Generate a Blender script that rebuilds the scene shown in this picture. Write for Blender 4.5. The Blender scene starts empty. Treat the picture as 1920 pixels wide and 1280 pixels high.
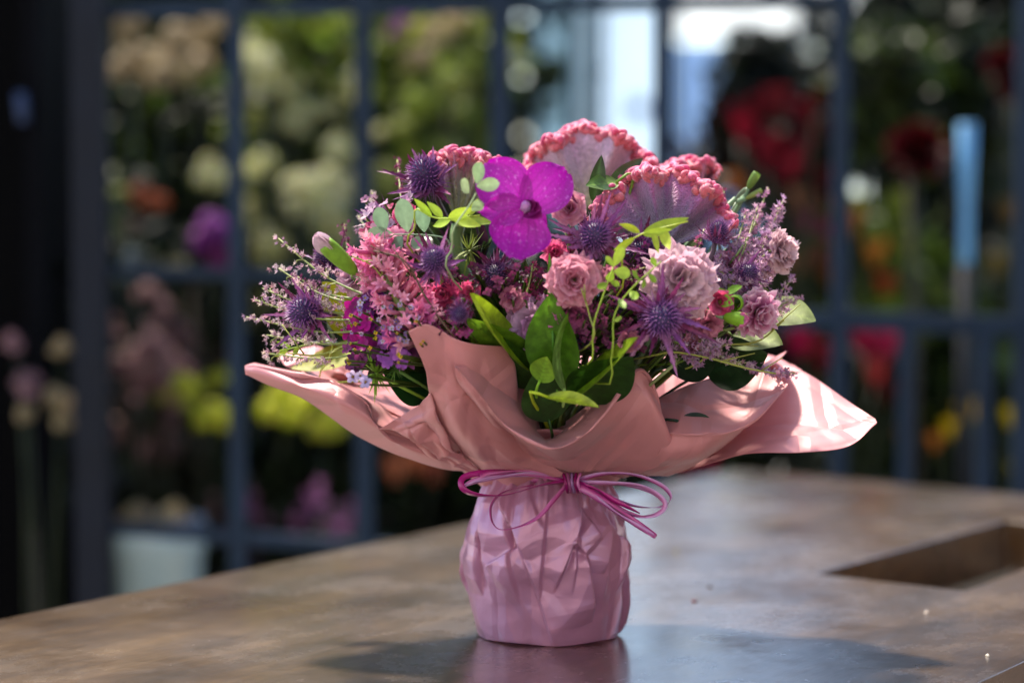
import bpy, math, random
import numpy as np
from mathutils import Vector, geometry
R = random.Random(7)
NR = np.random.RandomState(7)
sc = bpy.context.scene
COL = sc.collection
rad = math.radians

# ------------------------------------------------------------------ camera
FPX = 85.0 / 36.0 * 1920.0
CAM_Y, CAM_Z, HOR = -1.73, 0.305, 395.0
PITCH = math.atan((640 - HOR) / FPX)
cam_d = bpy.data.cameras.new('camera')
cam = bpy.data.objects.new('camera', cam_d)
COL.objects.link(cam)
cam.location = (0, CAM_Y, CAM_Z)
cam.rotation_euler = (math.pi / 2 - PITCH, 0, 0)
cam_d.lens = 85
cam_d.sensor_width = 36
cam_d.clip_start = 0.05
cam_d.clip_end = 400
cam_d.dof.use_dof = True
cam_d.dof.focus_distance = 1.64
cam_d.dof.aperture_fstop = 2.9
cam_d.dof.aperture_blades = 0
sc.camera = cam

# ------------------------------------------------------------------ light
SUN_EL, SUN_AZ = 61.0, 332.0         # azimuth from +Y clockwise: the sun stands high behind the bouquet, slightly left
world = bpy.data.worlds.new('World')
sc.world = world
world.use_nodes = True
wn = world.node_tree
wn.nodes.clear()
sky = wn.nodes.new('ShaderNodeTexSky')
sky.sky_type = 'NISHITA'
sky.sun_disc = False
sky.sun_elevation = rad(SUN_EL)
sky.sun_rotation = rad(SUN_AZ)
sky.altitude = 100
bg = wn.nodes.new('ShaderNodeBackground')
bg.inputs['Strength'].default_value = 0.14
wo = wn.nodes.new('ShaderNodeOutputWorld')
wn.links.new(sky.outputs[0], bg.inputs[0])
wn.links.new(bg.outputs[0], wo.inputs[0])
sun_d = bpy.data.lights.new('sun', 'SUN')
sun_d.energy = 3.4
sun_d.angle = rad(5)
sun_d.color = (1.0, 0.90, 0.76)
sun = bpy.data.objects.new('sun', sun_d)
COL.objects.link(sun)
_sd = Vector((math.sin(rad(SUN_AZ)) * math.cos(rad(SUN_EL)), math.cos(rad(SUN_AZ)) * math.cos(rad(SUN_EL)), math.sin(rad(SUN_EL))))
sun.rotation_euler = _sd.to_track_quat('Z', 'Y').to_euler()
sun.location = _sd * 5
sc.view_settings.view_transform = 'Standard'
sc.view_settings.look = 'None'
sc.view_settings.exposure = 1.75
sc.view_settings.gamma = 1.0
sc.view_settings.use_curve_mapping = False
sc.cycles.max_bounces = 6
sc.cycles.transparent_max_bounces = 8
sc.cycles.use_denoising = True

# ------------------------------------------------------------------ helpers
def P(px, py, y=0.0):
    """a pixel of the 1920x1280 photograph at world depth y"""
    ca, sa = math.cos(PITCH), math.sin(PITCH)
    u = -(py - 640)
    d = np.array([px - 960.0, FPX * ca + u * sa, -FPX * sa + u * ca])
    s = (y - CAM_Y) / d[1]
    return np.array([d[0] * s, y, CAM_Z + d[2] * s])

def PZ(px, py, z=0.0):
    ca, sa = math.cos(PITCH), math.sin(PITCH)
    u = -(py - 640)
    d = np.array([px - 960.0, FPX * ca + u * sa, -FPX * sa + u * ca])
    s = (z - CAM_Z) / d[2]
    return np.array([d[0] * s, CAM_Y + d[1] * s, z])

def mm(px, y=0.0):
    return px * (y - CAM_Y) / FPX

def nrm(v):
    v = np.asarray(v, float)
    return v / (np.linalg.norm(v) + 1e-12)

def perp(a):
    a = nrm(a)
    h = np.array([0, 0, 1.0]) if abs(a[2]) < 0.9 else np.array([1.0, 0, 0])
    e1 = nrm(np.cross(h, a))
    return e1, np.cross(a, e1)

def S(r, g, b):
    """sRGB 0-255 to linear"""
    o = []
    for c in (r, g, b):
        c /= 255.0
        o.append(c / 12.92 if c <= 0.04045 else ((c + 0.055) / 1.055) ** 2.4)
    return np.array(o)

def jit(c, a=0.12):
    c = np.asarray(c) * (1 + R.uniform(-a, a))
    return np.clip(c * (1 + NR.uniform(-a * .4, a * .4, 3)), 0, 1)

class MB:
    def __init__(self):
        self.v, self.c, self.f, self.n = [], [], [], 0
    def add(self, v, f, c):
        v = np.asarray(v, float).reshape(-1, 3)
        c = np.asarray(c, float)
        if c.ndim == 1:
            c = np.tile(c, (len(v), 1))
        self.v.append(v); self.c.append(c)
        n = self.n
        self.f.extend([tuple(i + n for i in q) for q in f])
        self.n += len(v)
    def grid(self, g, c, closed=False):
        a, b = g.shape[0], g.shape[1]
        f = []
        for i in range(a - 1):
            for j in range(b - 1):
                f.append((i * b + j, i * b + j + 1, (i + 1) * b + j + 1, (i + 1) * b + j))
            if closed:
                f.append((i * b + b - 1, i * b, (i + 1) * b, (i + 1) * b + b - 1))
        self.add(g.reshape(-1, 3), f, np.asarray(c).reshape(-1, 3) if np.ndim(c) > 1 else c)
    def box(self, lo, hi, c):
        lo, hi = np.asarray(lo, float), np.asarray(hi, float)
        v = [(x, y, z) for x in (lo[0], hi[0]) for y in (lo[1], hi[1]) for z in (lo[2], hi[2])]
        self.add(v, [(0, 1, 3, 2), (4, 6, 7, 5), (0, 4, 5, 1), (2, 3, 7, 6), (0, 2, 6, 4), (1, 5, 7, 3)], c)
    def build(self, name, mat, parent=None, smooth=True, origin=None, label=None):
        me = bpy.data.meshes.new(name)
        v = np.concatenate(self.v); c = np.concatenate(self.c)
        if parent is not None:
            o = parent
            org = np.zeros(3)
            while o is not None:
                org += np.array(o.location)
                o = o.parent
            v = v - org
        elif origin is not None:
            v = v - np.asarray(origin)
        me.from_pydata(v.tolist(), [], self.f)
        a = me.color_attributes.new('Col', 'FLOAT_COLOR', 'POINT')
        a.data.foreach_set('color', np.hstack([c, np.ones((len(c), 1))]).astype('f').ravel())
        if smooth:
            me.polygons.foreach_set('use_smooth', [True] * len(me.polygons))
        me.materials.append(mat)
        me.update()
        ob = bpy.data.objects.new(name, me)
        COL.objects.link(ob)
        if parent is not None:
            ob.parent = parent
        elif origin is not None:
            ob.location = tuple(origin)
        if label:
            ob['label'] = label
        return ob

def tag(o, label=None, cat=None, group=None, kind=None):
    if label: o['label'] = label
    if cat: o['category'] = cat
    if group: o['group'] = group
    if kind: o['kind'] = kind
    return o

def thing(name, loc, label, cat, group=None):
    o = bpy.data.objects.new(name, None)
    COL.objects.link(o)
    o.location = tuple(float(a) for a in loc)
    o.empty_display_size = 0.02
    return tag(o, label, cat, group)

def crom(pts, n):
    """Catmull-Rom through the first axis of pts, n samples"""
    p = np.asarray(pts, float)
    m = len(p)
    p = np.concatenate([[2 * p[0] - p[1]], p, [2 * p[-1] - p[-2]]])
    out = []
    for t in np.linspace(0, m - 1 - 1e-9, n):
        i = int(t); f = t - i
        a, b, c, d = p[i], p[i + 1], p[i + 2], p[i + 3]
        out.append(0.5 * ((2 * b) + (-a + c) * f + (2 * a - 5 * b + 4 * c - d) * f * f + (-a + 3 * b - 3 * c + d) * f ** 3))
    return np.array(out)

def tube(mb, pts, r0, r1, c0, c1=None, ns=6, n=None):
    pts = np.asarray(pts, float)
    if n: pts = crom(pts, n)
    c1 = c0 if c1 is None else c1
    m = len(pts)
    t = np.gradient(pts, axis=0)
    g = np.zeros((m, ns, 3)); cc = np.zeros((m, ns, 3))
    e1, _ = perp(t[0])
    for i in range(m):
        ti = nrm(t[i])
        e1 = nrm(e1 - ti * np.dot(e1, ti)); e2 = np.cross(ti, e1)
        k = i / max(1, m - 1)
        r = r0 + (r1 - r0) * k if not callable(r0) else r0(k)
        for j in range(ns):
            a = 2 * math.pi * j / ns
            g[i, j] = pts[i] + r * (math.cos(a) * e1 + math.sin(a) * e2)
        cc[i, :] = np.asarray(c0) * (1 - k) + np.asarray(c1) * k
    mb.grid(g, cc, closed=True)
    b = mb.n
    mb.f.append(tuple(b - ns + j for j in range(ns)))
    mb.f.append(tuple(b - ns * m + j for j in reversed(range(ns))))

PROF = {
    'leaf': lambda t: np.sin(np.pi * np.clip(t, 0, 1) ** 0.8) ** 0.85,
    'oval': lambda t: np.sqrt(np.clip(1 - (2 * t - 1) ** 2, 0, 1)) ** 0.9,
    'lance': lambda t: (1 - t) ** 0.7 * np.clip(t * 6 + .3, 0, 1),
    'petal': lambda t: 0.28 + 0.72 * np.sin(np.pi * 0.5 * np.clip(t * 1.15, 0, 1)) ** 1.1,
    'round': lambda t: np.clip(np.sin(np.pi * np.clip(t * .93 + 0.04, 0, 1) ** 1.15), 0, 1) ** 0.55,
    'obov': lambda t: np.clip(np.sin(np.pi * t ** 1.35), 0, 1) ** 0.6,
    'strap': lambda t: (1 - t ** 3) * 0.9 + 0.1,
}
def blade(mb, o, d, n, L, W, prof='leaf', bend=0.0, cup=0.0, ruf=0.0, rk=2.0, tip=0.0, nu=8, nv=4,
          c0=(1, 1, 1), c1=None, mid=None, teeth=0, ph=None, twist=0.0, edge=None, veins=0, lveins=0):
    d = nrm(d); n = np.asarray(n, float); n = nrm(n - d * np.dot(n, d)); s = np.cross(d, n)
    ph = R.uniform(0, 6.28) if ph is None else ph
    c0 = np.asarray(c0, float); c1 = c0 if c1 is None else np.asarray(c1, float)
    t = np.linspace(0, 1, nu + 1); u = np.linspace(-1, 1, nv + 1)
    th = bend * (t[1:] + t[:-1]) / 2
    st = (L / nu) * (np.cos(th)[:, None] * d + np.sin(th)[:, None] * n)
    ce = np.vstack([[0, 0, 0], np.cumsum(st, axis=0)]) + np.asarray(o)
    tt = bend * t
    nt = -np.sin(tt)[:, None] * d + np.cos(tt)[:, None] * n
    dt = np.cos(tt)[:, None] * d + np.sin(tt)[:, None] * n
    w = PROF[prof](t)
    if teeth:
        w = w * (0.38 + 0.62 * np.abs(((t * teeth) % 1.0) * 2 - 1))
    w = w * W * 0.5
    T, U = np.meshgrid(t, u, indexing='ij')
    sb = np.repeat(s[None], nu + 1, 0)
    if twist:
        a = twist * t
        sb2 = np.cos(a)[:, None] * sb + np.sin(a)[:, None] * nt
        nt = -np.sin(a)[:, None] * sb + np.cos(a)[:, None] * nt
        sb = sb2
    g = ce[:, None] + sb[:, None] * (w[:, None] * U)[..., None] \
        + nt[:, None] * (cup * w[:, None] * U ** 2 + ruf * np.sin(rk * np.pi * U + ph + 3 * T) * T ** 1.5 * (.35 + np.abs(U)))[..., None] \
        - dt[:, None] * (tip * L * U ** 2 * T + ruf * .25 * np.cos(rk * 2.3 * np.pi * U + ph) * T ** 3)[..., None]
    k = T[..., None]
    c = c0 * (1 - k) + c1 * k
    if mid is not None:
        m = np.clip(1 - np.abs(U) * nv / 2 * 0.9, 0, 1)[..., None] * .7
        c = c * (1 - m) + np.asarray(mid) * m
    if lveins:
        lv = np.clip(np.cos(U * lveins * np.pi * (1 - .25 * T)) * 2 - .9, 0, 1) * np.clip(1.1 - T, 0, 1)
        c = c * (1 - .30 * lv[..., None]) * (1.12 - .22 * np.sin(T * 3.0)[..., None] * np.abs(U)[..., None])
    if veins:
        vv = np.clip(np.cos((T * veins - np.abs(U) * 1.6) * 2 * np.pi) * 3 - 2, 0, 1) * (1 - np.abs(U)) 
        c = c * (1 + .45 * vv[..., None]) * (1 - .10 * (np.sin(T * 13 + ph) * np.sin(U * 5 + ph))[..., None])
    if edge is not None:
        m = (np.maximum(T ** 6, 0))[..., None] * .8
        c = c * (1 - m) + np.asarray(edge) * m
    mb.grid(g, c)

def spike(mb, o, d, L, w, c0, c1):
    e1, e2 = perp(d); d = nrm(d); o = np.asarray(o)
    mb.add([o + e1 * w, o - .5 * e1 * w + .87 * e2 * w, o - .5 * e1 * w - .87 * e2 * w, o + d * L],
           [(0, 1, 3), (1, 2, 3), (2, 0, 3)], [c0, c0, c0, c1])

def fib(n):
    i = np.arange(n) + .5
    ph = np.arccos(1 - 2 * i / n); th = np.pi * (1 + 5 ** .5) * i
    return np.stack([np.cos(th) * np.sin(ph), np.sin(th) * np.sin(ph), np.cos(ph)], 1)

def ellipsoid(mb, o, ax, rr, rl, c0, c1=None, nu=8, nv=10, prof=None):
    e1, e2 = perp(ax); ax = nrm(ax); c1 = c0 if c1 is None else c1
    g = np.zeros((nu + 1, nv, 3)); cc = np.zeros((nu + 1, nv, 3))
    for i in range(nu + 1):
        a = math.pi * i / nu
        r = math.sin(a) * rr + 1e-5
        if prof: r = prof(i / nu) * rr + 1e-5
        k = i / nu
        for j in range(nv):
            b = 2 * math.pi * j / nv
            g[i, j] = np.asarray(o) - ax * rl * math.cos(a) + r * (math.cos(b) * e1 + math.sin(b) * e2)
        cc[i] = np.asarray(c0) * (1 - k) + np.asarray(c1) * k
    mb.grid(g, cc, closed=True)

# ------------------------------------------------------------------ materials
def nodes(name):
    m = bpy.data.materials.new(name)
    m.use_nodes = True
    nt = m.node_tree
    nt.nodes.clear()
    out = nt.nodes.new('ShaderNodeOutputMaterial')
    b = nt.nodes.new('ShaderNodeBsdfPrincipled')
    nt.links.new(b.outputs[0], out.inputs[0])
    return m, nt, b, out

def mixcol(nt, a, b, fac, mode='MIX'):
    x = nt.nodes.new('ShaderNodeMix'); x.data_type = 'RGBA'; x.blend_type = mode
    for sock, val in ((x.inputs[0], fac), (x.inputs[6], a), (x.inputs[7], b)):
        if hasattr(val, 'links') or hasattr(val, 'is_output'):
            nt.links.new(val, sock)
        else:
            sock.default_value = val if not isinstance(val, (tuple, list, np.ndarray)) else (*[float(q) for q in val[:3]], 1)
    return x.outputs[2]

def noise(nt, scale, detail=4, rough=.55, coord='Object', stretch=None, kind='ShaderNodeTexNoise', rot=None):
    tc = nt.nodes.new('ShaderNodeTexCoord')
    n = nt.nodes.new(kind)
    n.inputs['Scale'].default_value = scale
    if kind == 'ShaderNodeTexNoise':
        n.inputs['Detail'].default_value = detail; n.inputs['Roughness'].default_value = rough
    src = tc.outputs[coord]
    if stretch or rot:
        mp = nt.nodes.new('ShaderNodeMapping')
        if stretch: mp.inputs['Scale'].default_value = stretch
        if rot: mp.inputs['Rotation'].default_value = rot
        nt.links.new(src, mp.inputs[0]); src = mp.outputs[0]
    nt.links.new(src, n.inputs['Vector'])
    return n

def ramp(nt, fac, stops):
    r = nt.nodes.new('ShaderNodeValToRGB')
    nt.links.new(fac, r.inputs[0])
    el = r.color_ramp.elements
    while len(el) < len(stops): el.new(.5)
    for e, (p, c) in zip(el, stops):
        e.position = p
        e.color = (*[float(q) for q in (c if np.ndim(c) else (c, c, c))][:3], 1)
    return r.outputs[0]

def bump(nt, b, h, strength, dist, prev=None):
    bp = nt.nodes.new('ShaderNodeBump')
    bp.inputs['Strength'].default_value = strength
    bp.inputs['Distance'].default_value = dist
    nt.links.new(h, bp.inputs['Height'])
    if prev is not None: nt.links.new(prev, bp.inputs['Normal'])
    nt.links.new(bp.outputs[0], b.inputs['Normal'])
    return bp.outputs[0]

def organic(name, rough=.5, spec=.3, trans=.25, nscale=300, namt=.25, bumpd=.0004, stretch=None, sheen=0, coat=0, vor=False):
    m, nt, b, out = nodes(name)
    at = nt.nodes.new('ShaderNodeAttribute'); at.attribute_name = 'Col'
    n = noise(nt, nscale, 4, stretch=stretch)
    v = ramp(nt, n.outputs[0], [(.25, 1 - namt * 1.4), (.75, 1 + 0 * namt)])
    col = mixcol(nt, at.outputs[0], v, 1.0, 'MULTIPLY')
    nt.links.new(col, b.inputs['Base Color'])
    b.inputs['Roughness'].default_value = rough
    b.inputs['Specular IOR Level'].default_value = spec
    if sheen:
        b.inputs['Sheen Weight'].default_value = sheen
    if coat:
        b.inputs['Coat Weight'].default_value = coat; b.inputs['Coat Roughness'].default_value = .25
    if vor:
        vv = noise(nt, nscale * 2.2, kind='ShaderNodeTexVoronoi')
        bump(nt, b, vv.outputs['Distance'], .8, bumpd)
    else:
        bump(nt, b, n.outputs[0], .5, bumpd)
    if trans:
        tr = nt.nodes.new('ShaderNodeBsdfTranslucent')
        nt.links.new(col, tr.inputs[0])
        mx = nt.nodes.new('ShaderNodeMixShader'); mx.inputs[0].default_value = trans
        nt.links.new(b.outputs[0], mx.inputs[1]); nt.links.new(tr.outputs[0], mx.inputs[2])
        nt.links.new(mx.outputs[0], out.inputs[0])
    return m

M_PETAL = organic('petal', .55, .25, .42, 260, .2)
M_ORCHID = organic('orchid_petal', .42, .35, .3, 900, .25, .0003)
def speckle(m):
    nt = m.node_tree
    at = [n for n in nt.nodes if n.type == 'ATTRIBUTE'][0]
    n = noise(nt, 420, 2, .5)
    k = ramp(nt, n.outputs[0], [(.60, 0), (.70, .55)])
    old = [l for l in nt.links if l.from_node == at]
    c = mixcol(nt, at.outputs[0], S(225, 120, 225), k)
    for l in old:
        to = l.to_socket
        nt.links.remove(l); nt.links.new(c, to)
speckle(M_ORCHID)
M_THISTLE = organic('thistle', .5, .4, .1, 500, .3)
M_LEAF = organic('leaf', .42, .4, .25, 120, .45, .0008)
M_LEAFM = organic('matte_leaf', .55, .3, .25, 200, .25)
M_STEM = organic('stem', .5, .3, 0, 200, .2)
M_COMB = organic('cockscomb_body', .6, .25, .15, 300, .35, .0016, vor=True, sheen=.4)
M_CREST = organic('cockscomb_crest', .5, .3, .3, 700, .3, .0006, sheen=.5)
M_RIB = organic('ribbon', .28, .6, .15, 80, .1, .0001)
M_BG = organic('garden_plant', .55, .3, .4, 12, .4, .001)
M_STEEL = organic('painted_steel', .6, .2, 0, 9, .35, .0006)
M_BLACK = organic('shade_black', .8, .05, 0, 9, .3, .0004)
M_MATTE = organic('plain_surface', .7, .3, 0, 6, .3, .002)
M_GLASSY = organic('glazed_surface', .15, .6, 0, 6, .12, .0005)

def paper_mat():
    m, nt, b, out = nodes('pearl_wrapping_paper')
    at = nt.nodes.new('ShaderNodeAttribute'); at.attribute_name = 'Col'
    n = noise(nt, 18, 3)
    fine = noise(nt, 900, 2, stretch=(1, 1, .2))
    col = mixcol(nt, at.outputs[0], ramp(nt, n.outputs[0], [(.3, .9), (.7, 1.0)]), 1.0, 'MULTIPLY')
    nt.links.new(col, b.inputs['Base Color'])
    b.inputs['Roughness'].default_value = .45
    b.inputs['Specular IOR Level'].default_value = .5
    b.inputs['Metallic'].default_value = .12
    b.inputs['Sheen Weight'].default_value = .15
    vo = noise(nt, 26, kind='ShaderNodeTexVoronoi'); vo.feature = 'F2'
    wr = noise(nt, 34, 4, .5)
    b1 = bump(nt, b, vo.outputs['Distance'], .2, .002)
    b2 = bump(nt, b, wr.outputs[0], .3, .002, b1)
    bump(nt, b, fine.outputs[0], .15, .0003, b2)
    ve = noise(nt, 15, kind='ShaderNodeTexVoronoi'); ve.feature = 'DISTANCE_TO_EDGE'; ve.inputs['Randomness'].default_value = 1.0
    cr_ = ramp(nt, ve.outputs['Distance'], [(0.0, 0), (.10, 1)])
    pn = [n_ for n_ in nt.nodes if n_.type == 'BUMP'][-1]
    bump(nt, b, cr_, .4, .003, pn.outputs[0])
    tr = nt.nodes.new('ShaderNodeBsdfTranslucent')
    nt.links.new(col, tr.inputs[0])
    mx = nt.nodes.new('ShaderNodeMixShader'); mx.inputs[0].default_value = .3
    nt.links.new(b.outputs[0], mx.inputs[1]); nt.links.new(tr.outputs[0], mx.inputs[2])
    nt.links.new(mx.outputs[0], out.inputs[0])
    return m
M_PAPER = paper_mat()
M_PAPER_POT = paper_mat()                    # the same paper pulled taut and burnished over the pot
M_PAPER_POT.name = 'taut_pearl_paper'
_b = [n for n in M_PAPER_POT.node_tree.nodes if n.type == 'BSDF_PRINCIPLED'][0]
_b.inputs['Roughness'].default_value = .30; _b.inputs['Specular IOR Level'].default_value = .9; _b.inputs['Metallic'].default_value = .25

TA = nrm([.648, 1.055, 0])                 # along the table
TN = np.array([TA[1], -TA[0], 0])          # across it
TROT = math.atan2(TA[1], TA[0])
def table_mat():
    m, nt, b, out = nodes('oiled_wood')
    g = noise(nt, 11, 8, .68, stretch=(.6, 1.6, 1.6))
    g2 = noise(nt, 60, 5, .7, stretch=(.25, 3, 3))
    bl = noise(nt, 4.5, 4, .6)
    c = ramp(nt, g.outputs[0], [(.25, S(44, 29, 15)), (.5, S(72, 51, 28)), (.75, S(100, 75, 42))])
    c = mixcol(nt, c, ramp(nt, g2.outputs[0], [(.3, .62), (.62, 1.05)]), .8, 'MULTIPLY')
    c = mixcol(nt, c, ramp(nt, bl.outputs[0], [(.35, .7), (.65, 1.1)]), .8, 'MULTIPLY')
    at = nt.nodes.new('ShaderNodeAttribute'); at.attribute_name = 'Col'
    c = mixcol(nt, c, at.outputs[0], 1.0, 'MULTIPLY')
    nt.links.new(c, b.inputs['Base Color'])
    b.inputs['Coat Weight'].default_value = 1.0; b.inputs['Coat Roughness'].default_value = .13; b.inputs['Coat IOR'].default_value = 1.55
    r = ramp(nt, bl.outputs[0], [(.3, .24), (.7, .38)])
    nt.links.new(r, b.inputs['Roughness'])
    b.inputs['Specular IOR Level'].default_value = .7
    sc1 = noise(nt, 26, 3, .5, stretch=(.05, 2.2, 1), rot=(0, 0, .5))
    scr = ramp(nt, sc1.outputs[0], [(.66, 0), (.70, 1)])
    c2 = mixcol(nt, c, S(120, 98, 74), mixcol(nt, (0, 0, 0), scr, .16))
    nt.links.new(c2, b.inputs['Base Color'])
    st = noise(nt, 7, 6, .75)
    rr = ramp(nt, st.outputs[0], [(.35, .14), (.6, .30)])
    nt.links.new(rr, b.inputs['Coat Roughness'])
    b1 = bump(nt, b, g2.outputs[0], .35, .0012)
    bump(nt, b, noise(nt, 14, 3).outputs[0], .25, .003, b1)
    return m
M_WOOD = table_mat()

def ground_mat():
    m, nt, b, out = nodes('stone_paving')
    br = noise(nt, 1.2, kind='ShaderNodeTexBrick')
    br.inputs['Color1'].default_value = (.42, .39, .34, 1)
    br.inputs['Color2'].default_value = (.48, .45, .39, 1)
    br.inputs['Mortar'].default_value = (.2, .19, .17, 1)
    br.inputs['Mortar Size'].default_value = .012
    n = noise(nt, 6, 6)
    c = mixcol(nt, br.outputs[0], ramp(nt, n.outputs[0], [(.3, .6), (.7, 1.1)]), .9, 'MULTIPLY')
    nt.links.new(c, b.inputs['Base Color'])
    b.inputs['Roughness'].default_value = .8
    bump(nt, b, n.outputs[0], .3, .01)
    return m
M_GROUND = ground_mat()

def wall_mat():
    m, nt, b, out = nodes('white_render')
    n = noise(nt, 2, 6); n2 = noise(nt, .8, 3, stretch=(3, 1, .3))
    c = ramp(nt, n.outputs[0], [(.3, (.74, .80, .84)), (.7, (.84, .88, .90))])
    c = mixcol(nt, c, ramp(nt, n2.outputs[0], [(.35, .75), (.6, 1.0)]), .7, 'MULTIPLY')
    nt.links.new(c, b.inputs['Base Color'])
    b.inputs['Roughness'].default_value = .8
    return m
M_WALL = wall_mat()

# ------------------------------------------------------------------ setting
g = MB()
g.add([(-60, -20, -.75), (60, -20, -.75), (60, 160, -.75), (-60, 160, -.75)], [(0, 1, 2, 3)], (.1, .1, .1))
tag(g.build('ground', M_GROUND, smooth=False), kind='structure')

# ---- table top with a slot
def tw(a, n, z):            # table coordinates: along, across
    return np.array([TA[0] * a + TN[0] * n, TA[1] * a + TN[1] * n, z])
def tc(p):
    return float(np.dot(p, TA)), float(np.dot(p, TN))
A_far = tc(PZ(1384, 878))[0]
N0 = tc(PZ(0, 1160))[1]; N1 = tc(PZ(1875, 1260))[1]
h0 = tc(PZ(1530, 1075)); h1 = tc(PZ(1885, 975)); h2 = tc(PZ(1800, 1110))
bskew = (tc(PZ(1920, 927))[0] - A_far) / (tc(PZ(1920, 927))[1] - N0)   # far end is cut slightly off square
def rounded(poly, r, k=6):
    out = []
    m = len(poly)
    for i in range(m):
        p, a, b = np.array(poly[i]), np.array(poly[i - 1]), np.array(poly[(i + 1) % m])
        da, db = nrm(a - p), nrm(b - p)
        for t in np.linspace(0, 1, k):
            q0, q1 = p + da * r, p + db * r
            out.append(tuple((1 - t) ** 2 * q0 + 2 * t * (1 - t) * p + t * t * q1))
    return out
outer = [(A_far, N0), (A_far + bskew * (N1 - N0), N1), (A_far - 2.9, N1), (A_far - 2.9, N0)]
outer = rounded(outer, .03)
hb = bskew * .75
slot = [(h0[0], h0[1]), (h0[0] + hb * (h2[1] - h0[1]), h2[1]), (h1[0] + hb * (h2[1] - h0[1]), h2[1]), (h1[0], h1[1])]
slot = rounded(slot, .004, 4)
TH = .050
def slab(name, outer, hole, z1, th, mat, parent):
    z0 = z1 - th
    e = .0005
    def off(loop, d):
        m = len(loop); o = []
        for i in range(m):
            p, a, b = np.array(loop[i]), np.array(loop[i - 1]), np.array(loop[(i + 1) % m])
            t = nrm(b - a); n = np.array([t[1], -t[0]])
            o.append(tuple(p + n * d))
        return o
    def area(l):
        return sum(l[i - 1][0] * l[i][1] - l[i][0] * l[i - 1][1] for i in range(len(l))) / 2
    loops = []
    so = 1 if area(outer) > 0 else -1
    sh = -1 if area(hole) > 0 else 1
    inner_o, inner_h = off(outer, -e * so), off(hole, -e * sh)
    mb = MB()
    for z, lo, lh in ((z1, inner_o, inner_h), (z0, outer, hole)):
        polys = [[Vector((p[0], p[1], 0)) for p in lo], [Vector((p[0], p[1], 0)) for p in lh]]
        tri = geometry.tessellate_polygon(polys)
        vs = [(*p, z) for p in lo] + [(*p, z) for p in lh]
        mb.add(vs, [tuple(t) if z == z1 else tuple(reversed(t)) for t in tri], (1, 1, 1))
    for big, small in ((outer, inner_o), (hole, inner_h)):
        g = np.array([[(*p, z0) for p in big], [(*p, z1 - e) for p in big], [(*(np.array(p) * .3 + np.array(q) * .7), z1 - e * .3) for p, q in zip(big, small)], [(*p, z1) for p in small]])
        cc = np.ones(g.shape) * np.array((1.3, 1.05, .7)) if big is hole else np.ones(g.shape)
        if big is hole: cc[-1] = 1
        mb.grid(g, cc, closed=True)
    return mb.build(name, mat, parent, smooth=False)
tbl = thing('table', (0, 0, 0), 'brown oiled wooden table with a rectangular slot, under the bouquet', 'table')
tbl.location = tuple(tw(A_far - 1.4, (N0 + N1) / 2, -.75)); tbl.rotation_euler = (0, 0, TROT - 0)
# build table parts in table coordinates: x along, y = -across
def tl(loop):
    return [(p[0] - (A_far - 1.4), -(p[1] - (N0 + N1) / 2)) for p in loop]
top = slab('tabletop', tl(outer), tl(slot), .75, TH, M_WOOD, None)
top.parent = tbl
for sx in (-1.25, 1.2):
    for sy in (-.28, .28):
        lg = MB(); lg.box((sx - .035, sy - .035, .0), (sx + .035, sy + .035, .75 - TH - .001), (1, 1, 1))
        o = lg.build('leg', M_WOOD, smooth=False); o.parent = tbl
for sy in (-.28, .28):
    lg = MB(); lg.box((-1.2, sy - .012, .75 - TH - .16), (1.15, sy + .012, .75 - TH - .002), (1, 1, 1))
    o = lg.build('apron', M_WOOD, smooth=False); o.parent = tbl

lg = MB(); lg.box((1.22, -.25, .30), (1.245, .25, .75 - TH - .002), (.5, .4, .3)); o = lg.build('end_panel', M_WOOD, smooth=False); o.parent = tbl

for i, (px, py, r_, c_, lab) in enumerate(((1737, 1149, .0022, S(220, 205, 190), 'pale crumb of petal on the table right of the pot, nearest the slot'),
        (1852, 1230, .0016, S(225, 215, 200), 'tiny white crumb near the lower right corner of the table'),
        (1330, 1101, .0020, S(70, 50, 40), 'dark brown crumb on the glossy table right of the pot'),
        (1302, 1128, .0024, S(110, 60, 70), 'maroon crumb just below the dark brown one on the table'),
        (1268, 1035, .0018, S(160, 150, 60), 'yellow speck of leaf on the table close to the ribbon tail'))):
    p = PZ(px, py, 0.0); mb = MB(); g = []
    for k in range(7):
        a = k * .8976; g.append((p[0] + math.cos(a) * r_ * R.uniform(.6, 1.2), p[1] + math.sin(a) * r_ * 1.6 * R.uniform(.6, 1.2), .0008 + .0006 * R.random()))
    mb.add([(p[0], p[1], .0022)] + g + [(x, y, .0002) for x, y, z in g], [(0, k + 1, (k + 1) % 7 + 1) for k in range(7)] + [(k + 1, k + 8, (k + 1) % 7 + 8, (k + 1) % 7 + 1) for k in range(7)], c_)
    tag(mb.build('petal_crumb', M_LEAFM, origin=tuple(p)), lab, 'crumb', 'crumbs on the table')

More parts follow.
